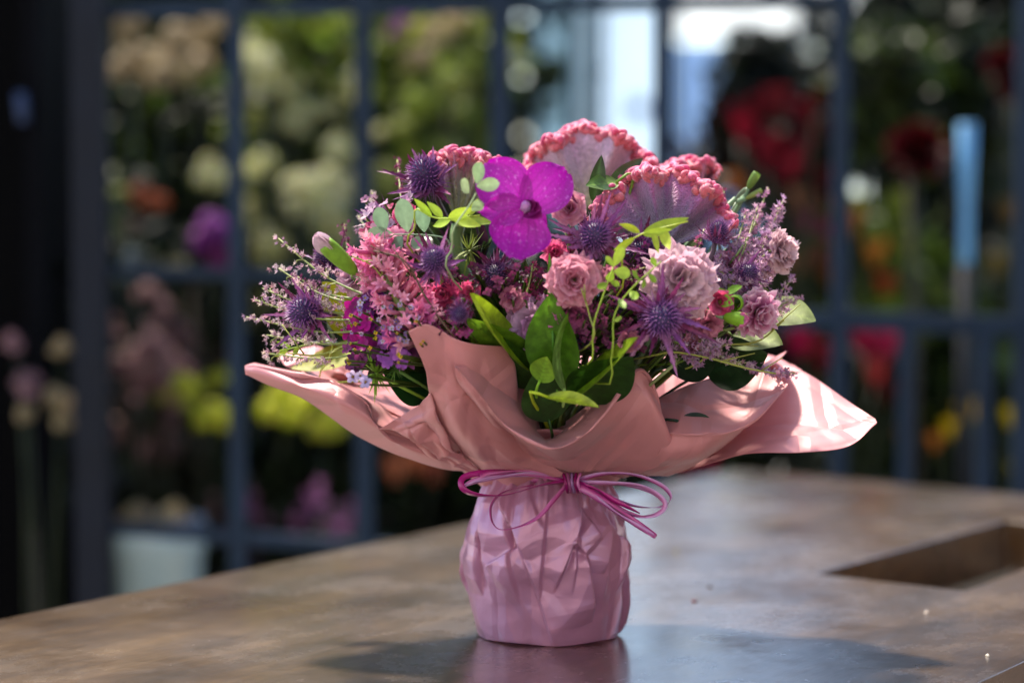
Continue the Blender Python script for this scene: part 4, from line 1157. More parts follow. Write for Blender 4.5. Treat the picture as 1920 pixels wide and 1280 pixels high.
# ---------------- sea lavender sprays
def spray(label, base, tip, wpx, n, cols, lift=-.01, tl=None, size=.0021, dens=.6):
    y0, y1 = D(*base, .02), (D(*tip, lift) if tl is None else tl)
    a, b = P(*base, y0), P(*tip, y1)
    t = flower_thing('sea_lavender', a, label, 'flower', 'sea lavender sprays in the bouquet')
    w = mm(wpx, y1); ax = nrm(b - a); e1, e2 = perp(ax); L = np.linalg.norm(b - a)
    sag = np.array([0, 0, .12 * L])
    main = crom([a, a * .5 + b * .5 - sag * .5 + ax * 0, b], 12)
    sb, fb = MB(), MB()
    tube(sb, main, .0009, .0005, S(120, 140, 70), S(150, 160, 90), ns=5)
    k = max(4, n // 9)
    for i in range(k):
        s = 1 - dens * (i / k) ** 1.0
        o = main[min(11, int(s * 11))]
        an = R.uniform(0, 6.28); rd = math.cos(an) * e1 + math.sin(an) * e2
        q = o + (ax * R.uniform(.5, 1.2) + rd) * w * R.uniform(.3, 1.0) * (1.3 - .6 * s) if i else b
        if i: tube(sb, [o, o * .4 + q * .6 + ax * .002, q], .0005, .0004, S(140, 150, 80), ns=4, n=5)
        bd = nrm(q - o + ax * .2) if i else ax
        for j in range(9):
            p = q - bd * j * .0016 + NR.normal(size=3) * .0013
            fa = nrm(bd + NR.normal(size=3) * .7); f1, f2 = perp(fa); c = jit(R.choice(cols), .18); sz = size * R.uniform(.7, 1.4)
            v = [p, ] + [p + fa * sz * .9 + sz * (math.cos(m * 1.2566) * f1 + math.sin(m * 1.2566) * f2) * (1 if m % 1 == 0 else .5) for m in range(5)]
            vv = [p]
            for m in range(10):
                rr = sz * (1.0 if m % 2 == 0 else .35); am = m * math.pi / 5
                vv.append(p + fa * sz * (.9 if m % 2 == 0 else .5) + rr * (math.cos(am) * f1 + math.sin(am) * f2))
            fb.add(vv, [(0, m + 1, (m + 1) % 10 + 1) for m in range(10)], [c * .6] + [c if m % 2 == 0 else c * .8 for m in range(10)])
    tube(sb, [a, (a + NECK) / 2 + np.array([0, .01, 0]), NECK], .001, .0012, G2, ns=5, n=6)
    fb.build('florets', M_PETAL, t, smooth=False); sb.build('stem', M_STEM, t)
LAV = [S(228, 182, 212), S(212, 168, 208), S(238, 204, 224), S(196, 146, 184)]
LAVW = [S(225, 195, 205), S(205, 165, 190), S(235, 215, 205), S(205, 160, 170)]
for lab, base, tip, w, n, cols, tl in (
    ('pale spray reaching highest at the far left, over the bud', (700, 560), (522, 447), 22, 70, LAVW, -.06),
    ('pale spray at far left just below the highest one', (690, 575), (514, 498), 16, 45, LAVW, -.05),
    ('pale spray crossing above the far left sea holly', (700, 590), (492, 540), 18, 60, LAVW, -.05),
    ('pale spray in front of the far left sea holly', (700, 600), (478, 562), 16, 60, LAVW, -.07),
    ('longest pale spray, its tip farthest left of all', (760, 610), (462, 594), 14, 60, LAVW, -.06),
    ('pale spray under the far left sea holly', (740, 625), (500, 628), 16, 60, LAVW, -.05),
    ('lowest pale spray at left, just above the tip of the paper', (750, 640), (496, 662), 18, 55, LAVW, -.04),
    ('pale spray in the middle left beside the olive leaf', (700, 610), (590, 560), 26, 70, LAVW, -.07),
    ('pale spray between bud and hyacinth', (740, 590), (640, 500), 34, 90, LAV, -.04),
    ('white spray above the sage leaflets at upper left', (770, 500), (698, 362), 22, 80, LAVW, .0),
    ('white spray left of the sage leaflets', (770, 520), (672, 405), 20, 70, LAVW, .0),
    ('lilac spray whose tip rises highest at the right', (1370, 560), (1468, 376), 24, 150, LAV, -.01),
    ('lilac spray left of the highest one, beside the buds', (1340, 560), (1400, 395), 28, 130, LAV, -.02),
    ('lilac spray left of the pale pink outer carnation', (1360, 570), (1440, 432), 34, 180, LAV, -.04),
    ('thin lilac spray over the outer pale carnation', (1380, 570), (1488, 455), 18, 100, LAV, -.02),
    ('lilac spray beside the maroon sea holly', (1330, 580), (1375, 450), 30, 130, LAV, -.05),
    ('lilac spray across the middle of the right side', (1300, 600), (1400, 505), 36, 160, LAV, -.09),
    ('lilac spray right of the biggest carnation', (1290, 590), (1350, 480), 30, 110, LAV, -.09),
    ('lilac spray above the white rimmed carnation', (1330, 600), (1430, 530), 34, 160, LAV, -.07),
    ('lone thin lilac spray sticking out right of the carnations', (1390, 600), (1488, 520), 8, 30, LAV, -.03),
    ('lilac spray on the white rimmed carnation', (1350, 620), (1465, 572), 26, 120, LAVW, -.08),
    ('thin lilac spray tip right of the white rimmed carnation', (1360, 620), (1484, 560), 8, 30, LAVW, -.05),
    ('lilac spray below the shaggy sea holly, over the dark leaves', (1260, 640), (1362, 648), 20, 100, LAV, -.12),
    ('short lilac spray pointing down above the right paper', (1270, 640), (1308, 684), 12, 45, LAV, -.12),
    ('lilac spray lying on the right paper wing', (1300, 640), (1492, 700), 14, 60, LAV, -.04),
    ('thin spray over the dark leaf next to the right wing', (1290, 650), (1400, 680), 12, 40, LAVW, -.08),
    ('lilac spray among the maroon sprigs over the right cone', (1150, 680), (1140, 625), 20, 60, LAV, -.09),
    ('lilac spray under the biggest carnation', (1250, 660), (1310, 590), 24, 80, LAV, -.10)):
    if cols is LAV: n = int(n * 1.35)
    spray(lab, base, tip, w, n, cols, tl=tl, size=.0025 if cols is LAV else .0022, dens=.45 if w < 20 else .65)

# ---------------- leaves
YG, MG, DG, SG, OL = S(165, 190, 40), S(80, 120, 34), S(30, 56, 24), S(128, 158, 120), S(130, 135, 20)
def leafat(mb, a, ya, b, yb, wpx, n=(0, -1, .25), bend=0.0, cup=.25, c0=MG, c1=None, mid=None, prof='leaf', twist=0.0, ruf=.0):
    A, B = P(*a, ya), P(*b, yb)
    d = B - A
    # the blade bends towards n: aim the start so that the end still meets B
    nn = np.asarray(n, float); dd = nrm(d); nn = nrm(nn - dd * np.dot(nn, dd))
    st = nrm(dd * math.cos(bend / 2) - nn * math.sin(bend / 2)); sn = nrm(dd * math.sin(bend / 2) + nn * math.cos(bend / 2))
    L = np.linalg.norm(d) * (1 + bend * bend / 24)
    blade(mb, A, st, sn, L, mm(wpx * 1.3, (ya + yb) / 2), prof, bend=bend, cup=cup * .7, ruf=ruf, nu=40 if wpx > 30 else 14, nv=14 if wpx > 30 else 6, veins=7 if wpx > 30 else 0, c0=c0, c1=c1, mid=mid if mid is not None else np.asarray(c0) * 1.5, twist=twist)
def bigleaf(label, *args, mat=None, name='salal_leaf', group='broad leaves in the bouquet', **kw):
    A = P(*args[0], args[1])
    t = flower_thing(name, A, label, 'leaf', group)
    mb = MB(); leafat(mb, *args, **kw); mb.build('leaf_blade', mat or M_LEAF, t)
    sb = MB(); B = P(*args[2], args[3]); d = nrm(A - B)
    tube(sb, [A + (-d) * .002, A + d * .012, (A + NECK) / 2 + np.array([0, .01, 0]), NECK], .001, .0013, np.asarray(kw.get('c0', MG)) * 1.1, ns=5, n=8); sb.build('stem', M_STEM, t)
bigleaf('bright yellow green leaf with a folded wavy edge, left of the central gap', (1003, 694), -.105, (884, 550), -.17, 62, n=(.45, -.8, .7), bend=.4, cup=.5, c0=S(110, 150, 30), c1=S(180, 205, 40), ruf=.0012)  # lit top of a folded leaf, sunlight put into its colour
bigleaf('darker green leaf half folded under the bright yellow green one', (1000, 702), -.100, (876, 596), -.150, 76, n=(-.2, -1, -.4), bend=.25, cup=.35, c0=S(60, 100, 26), c1=S(120, 160, 36))  # lower half of the same fold, shade put into its green
bigleaf('broad dark leaf lying behind the bright folded leaf', (1010, 640), -.085, (872, 540), -.115, 96, n=(.1, -1, .5), bend=.2, c0=S(44, 78, 26), c1=S(60, 92, 30))
bigleaf('upright green leaf with a pointed tip at the very centre', (1044, 726), -.118, (1034, 548), -.150, 84, n=(-.35, -1, .2), bend=-.1, cup=.3, c0=S(74, 120, 26), c1=S(96, 145, 30))
bigleaf('slim pale leaf curling down beside the upright centre leaf', (1058, 732), -.124, (1066, 585), -.160, 46, n=(.8, -.7, .2), bend=.9, cup=.4, c0=S(150, 180, 100), c1=S(120, 165, 40))
bigleaf('large leaf leaning right, its lit upper half painted yellow green', (1072, 742), -.118, (1196, 632), -.165, 84, n=(-.35, -.55, .9), bend=.25, cup=.3, c0=S(90, 130, 24), c1=S(160, 190, 36))  # lit half of one leaf, the light is in its colour
bigleaf('large shaded half of a leaf painted dark green above the right paper cone', (1078, 752), -.112, (1186, 668), -.150, 96, n=(.25, -1, -.5), bend=.2, cup=.2, c0=S(34, 66, 16), c1=S(50, 86, 20))  # lower half of that leaf, coloured darker as shade
bigleaf('small lime leaf lying flat over the paper crease', (1024, 744), -.150, (1124, 764), -.165, 34, n=(0, -.5, 1), bend=-.3, cup=.4, c0=S(170, 190, 40), c1=S(190, 200, 60))
bigleaf('dark narrow leaf standing in the central gap of the paper', (1030, 790), -.105, (1008, 690), -.130, 70, n=(0, -1, .1), cup=.3, c0=S(40, 70, 26), c1=S(60, 96, 36))
bigleaf('dark leaf left of the central gap', (995, 730), -.10, (944, 632), -.13, 64, n=(-.4, -1, -.1), cup=.3, c0=S(34, 62, 20), c1=S(60, 96, 26))
bigleaf('small curled lime green leaf in the centre gap', (1012, 716), -.128, (1026, 668), -.140, 40, n=(.1, -.8, .7), bend=.2, c0=S(120, 165, 40), c1=S(150, 190, 50))
#bigleaf('second small curled green leaf left of the pale one', (985, 690), -.126, (1010, 660), -.14, 30, n=(.3, -.8, .7), bend=.8, c0=S(120, 165, 40), c1=S(110, 160, 40))
bigleaf('pale green pointed leaf sticking out farthest to the right', (1425, 578), -.02, (1530, 602), -.045, 62, n=(-.1, -.8, .8), bend=-.3, cup=.15, c0=S(120, 140, 66), c1=S(140, 160, 90), mat=M_LEAFM)
bigleaf('pale green leaf below the white rimmed carnation', (1370, 632), -.04, (1468, 646), -.065, 64, n=(0, -.8, .8), bend=-.2, c0=S(120, 145, 66), c1=S(145, 165, 90), mat=M_LEAFM)
bigleaf('dark leaf under the pale leaf at lower right', (1325, 700), -.05, (1440, 664), -.06, 84, n=(0, -1, .5), bend=-.2, c0=S(26, 52, 20), c1=S(40, 66, 24))
bigleaf('second dark leaf at right close to the paper', (1250, 690), -.09, (1350, 655), -.08, 74, n=(0, -1, .4), c0=S(24, 44, 20), c1=S(36, 60, 22))
bigleaf('dark glossy leaf above the left paper rim', (805, 735), -.075, (715, 690), -.09, 86, n=(.1, -.8, .6), c0=S(26, 60, 26), c1=S(40, 84, 34))
bigleaf('olive yellow leaf behind the far left sea holly', (690, 630), -.03, (604, 528), -.035, 72, n=(.2, -1, .4), bend=.2, c0=OL, c1=S(150, 150, 30), mat=M_LEAFM)
bigleaf('olive leaf inside the left paper scoop', (700, 650), .0, (545, 690), .02, 60, n=(0, -.6, .8), bend=.2, c0=OL, c1=S(140, 140, 40), mat=M_LEAFM)
bigleaf('narrow dark leaf upright in front of the top cockscomb', (1112, 380), -.05, (1128, 290), -.05, 24, n=(.2, -1, .1), cup=.5, c0=S(60, 90, 40), c1=S(44, 60, 36))
bigleaf('dark pointed leaf slanting right in front of the top cockscomb', (1140, 352), -.04, (1206, 296), -.035, 24, n=(.2, -1, .3), cup=.5, c0=S(50, 80, 40), c1=S(60, 70, 46))
bigleaf('fresh green leaf between the two big cockscombs', (1160, 342), -.05, (1098, 348), -.06, 34, n=(0, -.8, .8), c0=S(110, 145, 50), c1=S(90, 130, 46))
bigleaf('little green leaf tip rising behind the upper right cockscomb', (1290, 335), .06, (1308, 316), .06, 12, n=(0, -.8, .8), c0=S(110, 135, 50), c1=S(110, 135, 50))
bigleaf('dark round leaf peeping through the scoop of the right paper', (1275, 792), -.085, (1336, 800), -.088, 38, n=(0, -.8, .6), c0=S(20, 44, 28), c1=S(24, 52, 30), prof='oval')
bigleaf('long blue green leaf slanting down across the hyacinth', (700, 515), -.12, (800, 640), -.135, 14, n=(0, -1, .2), cup=.5, prof='lance', c0=S(84, 120, 100), c1=S(70, 110, 90), name='carnation_leaf')
bigleaf('thin upright grass like leaf right of the orchid', (1036, 620), -.135, (1030, 475), -.135, 12, n=(0, -1, .1), cup=.6, prof='strap', c0=S(70, 120, 34), c1=S(90, 140, 40), name='grass_blade')

def leafspray(label, pts, leaves, cols, y, prof='obov', name='pistacia_sprig', lw=.55, mat=None):
    """pts: stem pixels; leaves: (basepx, basepy, tippx, tippy, w)"""
    A = P(*pts[0], y)
    t = flower_thing(name, A, label, 'foliage', 'leaf sprigs in the bouquet')
    sb = MB(); line = [P(*p, y) for p in pts]
    tube(sb, [NECK, MIDB * .7 + A * .3, A + np.array([-.003, .022, -.030]), A + np.array([-.001, .008, -.012])] + line, .0008, .0005, np.asarray(cols[0]) * .8, cols[0], ns=5, n=20)
    sb.build('stem', M_STEM, t)
    for (a, b, c_, d_, w) in leaves:
        mb = MB(); c = jit(R.choice(cols), .12)
        dy = R.uniform(-.012, .008)
        leafat(mb, (a, b), y, (c_, d_), y + dy, w * .78, n=(R.uniform(-.4, .4), -1, R.uniform(-.1, .7)), bend=R.uniform(-.4, .4), cup=.2, c0=c, c1=c * 1.1, prof=prof, mid=c * 1.25)
        mb.build('leaflet', mat or M_LEAFM, t)
leafspray('sage green rounded leaflets at the upper left under the sea holly', [(840, 450), (790, 440), (700, 440)],
    [(765, 436, 752, 372, 36), (796, 436, 790, 385, 32), (740, 440, 686, 440, 30), (755, 442, 735, 470, 30), (790, 442, 775, 466, 24), (722, 436, 708, 388, 30)], [S(130, 160, 125), S(110, 145, 120)], -.115)
leafspray('three pale leaflets against the left petals of the orchid', [(850, 430), (880, 385), (893, 362)],
    [(893, 345, 903, 304, 30), (893, 349, 937, 344, 26), (880, 362, 864, 338, 26), (884, 395, 905, 378, 22)], [S(170, 190, 140), S(150, 178, 125)], -.165)
leafspray('bright yellow green lance leaves above the left sea holly', [(780, 392), (820, 410), (900, 404)],
    [(810, 405, 776, 372, 16), (830, 408, 800, 378, 16), (850, 410, 902, 424, 22), (840, 410, 888, 390, 22), (870, 408, 925, 418, 18), (845, 412, 812, 424, 20), (880, 404, 896, 372, 14)], [S(170, 195, 60), S(150, 180, 60)], -.14, prof='leaf')
leafspray('yellow green lance leaves in front of the upper right cockscomb', [(1170, 470), (1200, 440), (1290, 415)],
    [(1205, 438, 1292, 408, 24), (1200, 436, 1160, 420, 16), (1205, 440, 1260, 430, 16), (1240, 428, 1256, 468, 20), (1225, 432, 1235, 476, 12), (1190, 446, 1150, 470, 12)], [S(175, 190, 50), S(150, 172, 50)], -.155, prof='leaf')
leafspray('small rounded yellow green leaflets right of the open spray rose', [(1115, 600), (1125, 570), (1150, 500)],
    [(1150, 500, 1168, 462, 20), (1150, 508, 1182, 514, 24), (1150, 508, 1140, 528, 16), (1140, 530, 1120, 540, 14), (1150, 500, 1136, 480, 12), (1144, 528, 1162, 534, 12)], [S(160, 185, 60), S(140, 170, 50)], -.168)
leafspray('zigzag twig with tiny round leaflets below the biggest carnation', [(1150, 640), (1150, 600), (1163, 568), (1190, 535), (1240, 490)],
    [(1180, 545, 1196, 560, 16), (1200, 525, 1185, 508, 14), (1215, 512, 1230, 530, 12), (1160, 560, 1172, 578, 14), (1230, 500, 1222, 482, 12), (1150, 600, 1166, 596, 12), (1210, 522, 1204, 540, 10)], [S(150, 175, 55), S(130, 160, 50)], -.170)
leafspray('lime leaf sprig low at the far left over the paper', [(620, 640), (560, 650), (520, 660)],
    [(545, 650, 518, 640, 10), (540, 655, 514, 668, 12), (560, 650, 548, 668, 10), (580, 645, 560, 632, 10)], [S(150, 180, 60)], -.045, prof='leaf')
leafspray('green leafy tips in front of the right sea lavender', [(1290, 600), (1330, 560), (1390, 540)],
    [(1330, 560, 1370, 548, 30), (1340, 558, 1376, 570, 28), (1310, 580, 1330, 600, 20), (1360, 548, 1392, 536, 18), (1300, 590, 1286, 566, 16)], [S(110, 150, 44), S(140, 175, 60)], -.12, prof='leaf')

# spiky green tufts (nigella-like)
def tuft(label, px, py, y, rpx, c, n=44):
    p = P(px, py, y); r = mm(rpx, y)
    t = flower_thing('green_tuft', p, label, 'foliage', 'spiky green tufts')
    mb = MB()
    for k in range(n):
        d = nrm(NR.normal(size=3) + [0, -.6, .2])
        blade(mb, p + d * r * .1, d, (0, 0, 1), r * R.uniform(.6, 1.1), r * .11, 'lance', bend=R.uniform(-.6, .6), nu=5, nv=2, c0=jit(c, .2), c1=jit(c, .2) * 1.2)
    mb.build('needles', M_LEAFM, t)
    sb = MB(); tube(sb, [p, (p + NECK) / 2, NECK], .0012, .0014, c, ns=5, n=6); sb.build('stem', M_STEM, t)
tuft('spiky lime green tuft above the left paper rim', 705, 700, -.115, 50, S(140, 175, 60), 60)
tuft('small spiky green tuft near the dark leaf at lower left', 740, 690, -.11, 36, S(110, 150, 70))
tuft('tiny grey green starry tuft under the shaggy sea holly', 1268, 680, -.13, 18, S(140, 150, 100), 30)
tuft('thin green threads below the left sea holly and orchid', 880, 470, -.10, 44, S(110, 125, 50), 40)
tuft('thin green threads among the right sea lavender', 1320, 520, -.06, 60, S(120, 140, 60), 60)

for (lab, base, tip, w, n, c, tl) in (
    ('maroon wisp poking up left of the top left sea holly', (760, 420), (745, 300), 10, 26, [S(120, 40, 80), S(170, 90, 130)], .0),
    ('maroon wisp rising behind the pale bud', (660, 520), (646, 420), 10, 26, [S(110, 36, 76), S(150, 80, 120)], -.02),
    ('thin maroon wisp at the far left below the bud', (660, 560), (548, 512), 10, 26, [S(120, 40, 86), S(190, 130, 160)], -.04),
    ('maroon wisp between the right cockscomb and the green buds', (1340, 470), (1358, 356), 10, 30, [S(96, 26, 60), S(140, 60, 100)], -.01),
    ('pink wisp right of the green buds', (1380, 480), (1440, 352), 10, 30, [S(222, 170, 200), S(200, 140, 180)], .0),
    ('pink wisp pointing up between the lilac sprays', (1380, 500), (1420, 388), 14, 40, [S(232, 190, 214), S(214, 160, 196)], -.03),
    ('pink wisp pointing right over the pale leaf', (1400, 580), (1500, 560), 10, 30, [S(232, 190, 214), S(214, 160, 196)], -.04),
    ('olive wisp among the blooms above the hyacinth', (760, 500), (690, 420), 14, 36, [S(190, 190, 120), S(215, 190, 180)], -.04),
    ('pink wisp over the violet cockscomb base', (1290, 520), (1320, 430), 16, 44, [S(210, 120, 160), S(180, 90, 140)], -.08),
    ('maroon wisp right of the dark shaded sea holly', (985, 560), (1000, 492), 14, 36, [S(120, 30, 70), S(160, 60, 100)], -.12),
    ('maroon wisp under the closed spray rose', (1080, 500), (1060, 436), 12, 30, [S(120, 30, 70), S(170, 60, 110)], -.13),
    ('maroon wisp across the centre right shade', (1130, 560), (1200, 500), 22, 70, [S(110, 40, 80), S(150, 70, 110)], -.13),
    ('pinkish wisp below the violet sea holly at left', (800, 560), (848, 500), 20, 60, [S(170, 70, 130), S(130, 50, 100)], -.12)):
    spray(lab, base, tip, w, n, c, tl=tl, dens=.5)

# bare twiggy stems
def twig(label, pts, y, w=.0008, c=S(150, 155, 70)):
    line = [P(a, b, y + dy) for (a, b, dy) in pts]
    t = flower_thing('twig', line[0], label, 'twig', 'fine bare twigs')
    mb = MB(); tube(mb, [NECK, MIDB * .6 + line[0] * .4] + line, w * 1.1, w * .7, c, ns=5, n=24)
    for i in range(2, len(line)):
        q = line[i - 1] * .5 + line[i] * .5
        tube(mb, [q, q + NR.normal(size=3) * .01 + (line[i] - line[i - 1]) * .4], w * .7, w * .4, c, ns=4)
    mb.build('stem', M_STEM, t)
twig('thin green twig rising over the hyacinth to the left', [(760, 640, 0), (740, 560, 0), (700, 500, 0), (660, 480, 0)], -.13)
twig('brown twig arching down over the hyacinth', [(860, 640, 0), (800, 560, 0), (760, 490, 0), (700, 470, 0)], -.14, c=S(100, 80, 60))
twig('green twig across the right dark leaves', [(1290, 690, 0), (1340, 650, 0), (1420, 640, 0), (1470, 600, 0)], -.09)
twig('thin twig from the shaggy sea holly toward the right wing', [(1230, 665, 0), (1300, 665, 0), (1400, 690, 0), (1455, 700, 0)], -.12)
twig('fine green twig right of the centre rose', [(1110, 640, 0), (1105, 590, 0), (1090, 540, 0)], -.16)
twig('fine twig at the upper right beside the buds', [(1330, 520, 0), (1350, 440, 0), (1380, 380, 0)], -.04, w=.0011, c=S(130, 150, 120))
twig('fine twig over the left paper tray', [(760, 660, 0), (680, 640, 0), (600, 665, 0), (540, 662, 0)], -.10)

# dark leafy filler between the blooms
for k in range(26):
    a = 2 * math.pi * k / 26; e = R.uniform(.32, 1.25)
    d = nrm([math.cos(a) * math.cos(e), math.sin(a) * math.cos(e) * .8, math.sin(e) * .9])
    base = MIDB + d * .015
    tip = np.array([CX - .012, .0, .165]) + d * np.array([.15, .11, .135])
    t = flower_thing('leafy_sprig', base, 'dark leafy sprig packed between the flowers', 'foliage', 'dark leafy sprigs packed between the flowers')
    mb, sb = MB(), MB()
    tube(sb, [NECK, base, tip], .0016, .0008, S(70, 66, 40), ns=5, n=8)
    for i in range(34):
        s = R.uniform(.4, 1); o = base * (1 - s) + tip * s
        dd = nrm(d + NR.normal(size=3) * .9)
        c = jit(R.choice([S(30, 52, 24), S(44, 66, 28), S(60, 80, 34), S(60, 30, 50), S(70, 40, 60)]), .25)
        blade(mb, o, dd, NR.normal(size=3), R.uniform(.018, .034), R.uniform(.006, .013), 'leaf', bend=R.uniform(-.6, .6), cup=.3, nu=5, nv=2, c0=c, c1=c)
    mb.build('leaves', M_LEAF, t); sb.build('stem', M_STEM, t)

# ================================================================== WRAPPING PAPER
SALM = S(220, 148, 150); SKYLIT_MAUV = S(210, 148, 176)  # one paper; the pot's mauve tint carries the cool sky light
wrap = thing('wrapping_paper', (CX, CY, 0.0), 'dusty pink pearl paper wrapped round the bouquet and its pot, flaring into wide wings', 'wrapping paper')

def solidify(o, th=.0004):
    m = o.modifiers.new('thickness', 'SOLIDIFY'); m.thickness = th * .6; m.offset = 0

def sheet(name, rows, nu=80, nv=70, seed=1, c=SALM, wr=.0008, c2=None, sharp=None, ga='v', gamp=.0011, gf=7):
    """rows[i][j] = (px, py, y in cm)"""
    g = np.array([[P(a, b, y / 100.0) for (a, b, y) in r] for r in rows])
    if sharp is not None:                                   # a creased edge instead of a round one
        a, b, c_ = g[:, sharp - 1], g[:, sharp], g[:, sharp + 1]
        g = np.concatenate([g[:, :sharp], (b * .9 + a * .1)[:, None], b[:, None], (b * .9 + c_ * .1)[:, None], g[:, sharp + 1:]], axis=1)
    h = np.array([crom(r, nv) for r in g])                 # along j
    k = np.array([crom(h[:, j], nu) for j in range(nv)]).transpose(1, 0, 2)
    du = np.gradient(k, axis=0); dv = np.gradient(k, axis=1)
    n = np.cross(du, dv); n /= (np.linalg.norm(n, axis=2, keepdims=True) + 1e-12)
    rs = np.random.RandomState(seed)
    U, V = np.meshgrid(np.linspace(0, 1, nu), np.linspace(0, 1, nv), indexing='ij')
    w = np.zeros_like(U)
    for _ in range(9):                                       # straight creases, each fading along its run
        a = rs.uniform(0, 6.28); u0, v0 = rs.uniform(.1, .9), rs.uniform(.1, .9)
        ds = (U - u0) * math.cos(a) + (V - v0) * math.sin(a)
        al = -(U - u0) * math.sin(a) + (V - v0) * math.cos(a)
        w += rs.choice([-1, 1]) * rs.uniform(1.2, 3.0) * np.exp(-np.abs(ds) / rs.uniform(.03, .09)) * np.exp(-(al / rs.uniform(.15, .5)) ** 2)
    for _ in range(4):
        a = rs.uniform(0, 6.28); f = rs.uniform(4, 10); ph = rs.uniform(0, 6.28)
        w += (np.abs(np.sin(f * (U * math.cos(a) + V * math.sin(a)) + ph)) - .6) * rs.uniform(.4, 1.2)
    k = k + n * (w * wr * .85)[..., None]
    G, X = (U[::-1], V) if ga == 'u' else (V, U)            # gathers running out from the tie
    X = X + .04 * np.sin(G * 5 + seed)
    f1 = np.abs(((X * gf * .5 + .3 * np.sin(X * 9 + seed)) % 1.0) * 2 - 1) - .5
    k = k + n * (gamp * (G ** 2.2) * f1)[..., None]
    f2 = np.abs(((X * gf * .21 + seed * .37) % 1.0) * 2 - 1) - .5
    k = k + n * (gamp * 1.5 * np.sin(np.pi * G) ** .7 * f2 * (.3 + .7 * G))[..., None]
    mb = MB()
    cc = np.asarray(c) * np.ones((nu, nv, 1))
    if c2 is not None:
        cc = np.asarray(c) * (1 - U[..., None]) + np.asarray(c2) * U[..., None]
    mb.grid(k, cc)
    o = mb.build(name, M_PAPER, wrap)
    solidify(o)
    return o

# right outer wing
sheet('wing', [
 [(1150, 893, -3.5), (1150, 882, -1), (1160, 872, 1), (1170, 862, 3)],
 [(1265, 889, -4), (1280, 840, -1), (1290, 790, 2), (1290, 735, 5)],
 [(1390, 853, -6), (1400, 815, -2.5), (1400, 760, 1), (1395, 684, 5)],
 [(1500, 849, -7), (1512, 810, -4.5), (1508, 752, -.5), (1490, 690, 3)],
 [(1592, 835, -6), (1602, 812, -4.8), (1600, 784, -2.8), (1588, 750, -.5)],
 [(1641, 796, -4.2), (1644, 792, -4), (1644, 790, -3.8), (1641, 786, -3.4)]], seed=3, ga='u')
# the same wing's backward reach, seen as the brown strip behind
sheet('paper_fold', [
 [(1290, 720, 4.5), (1300, 706, 6.5), (1300, 700, 8)],
 [(1400, 690, 4.0), (1410, 672, 6), (1410, 668, 8)],
 [(1455, 690, 3.0), (1462, 674, 5), (1465, 676, 6)],
 [(1500, 700, 2.4), (1502, 696, 3), (1504, 697, 4)]], nu=24, nv=16, seed=4)
# right middle scoop
sheet('scoop', [
 [(1236, 745, -5), (1236, 782, -7.5), (1242, 812, -9), (1236, 848, -8.5), (1190, 888, -5)],
 [(1308, 718, -4), (1300, 770, -7.5), (1302, 814, -10.2), (1275, 858, -9), (1205, 891, -5)],
 [(1400, 689, -3), (1382, 752, -6.5), (1362, 811, -10.2), (1305, 860, -8.5), (1228, 892, -4.5)],
 [(1445, 702, -4.5), (1430, 745, -6.8), (1418, 785, -9.2), (1335, 850, -7), (1250, 890, -4)],
 [(1478, 719, -6.2), (1477, 722, -6.4), (1474, 726, -6.8), (1360, 826, -5.5), (1262, 886, -3.5)]], seed=5, sharp=2)
# central V with a rolled lip, then the cone at its right
sheet('front_fold', [
 [(930, 683, -8), (892, 684, -13), (852, 686, -15.2), (862, 722, -14), (925, 800, -8)],
 [(985, 728, -8), (945, 745, -12), (902, 742, -14.4), (910, 772, -13), (960, 842, -7.5)],
 [(1006, 780, -6), (985, 790, -10.8), (946, 796, -13.2), (966, 818, -9.6), (1008, 870, -6.6)],
 [(1016, 812, -5), (1012, 818, -9), (1004, 832, -13.4), (1022, 852, -9.0), (1048, 882, -5.8)],
 [(1024, 820, -5), (1030, 824, -9), (1045, 840, -13.4), (1054, 858, -8.8), (1070, 888, -5.6)],
 [(1050, 796, -5.5), (1070, 802, -9.5), (1094, 816, -12.8), (1092, 846, -8.6), (1084, 888, -5.6)],
 [(1100, 760, -8), (1118, 765, -10.6), (1136, 774, -12.4), (1146, 820, -9.4), (1096, 888, -5.6)],
 [(1160, 704, -7), (1176, 697, -9.5), (1196, 695, -11.2), (1208, 785, -10.4), (1112, 889, -5.6)],
 [(1204, 712, -6), (1214, 716, -8), (1230, 736, -10.0), (1238, 812, -9.8), (1136, 891, -5.2)],
 [(1226, 742, -5), (1236, 772, -7), (1248, 812, -8.8), (1262, 862, -8), (1170, 894, -4.6)]], nu=110, nv=60, seed=6, wr=.0004, sharp=2, gf=11, gamp=.0010)
# tall sheet left of the centre
sheet('tall_fold', [
 [(765, 621, -15.2), (802, 607, -15.4), (850, 634, -15), (900, 646, -14.2), (958, 650, -12)],
 [(797, 690, -14.0), (830, 682, -14.4), (872, 692, -14), (912, 702, -13), (968, 705, -11)],
 [(806, 745, -12), (845, 760, -12.8), (888, 764, -12.6), (932, 784, -11.4), (975, 795, -9.4)],
 [(835, 808, -9.2), (880, 830, -10), (922, 832, -9.8), (962, 845, -8.8), (1010, 855, -7.0)],
 [(905, 886, -4.8), (935, 889, -5.2), (965, 891, -5.6), (1005, 891, -5.8), (1066, 891, -5.8)]], seed=7)
sheet('side_flap', [
 [(806, 738, -12.4), (825, 790, -10.8), (860, 850, -7.4), (912, 886, -4.8)],
 [(775, 768, -8.2), (785, 800, -8.8), (828, 850, -6.4), (892, 885, -4.2)],
 [(712, 803, -7.2), (758, 815, -7.2), (812, 858, -5.2), (880, 883, -3.6)]], nu=30, seed=8, wr=.0022)
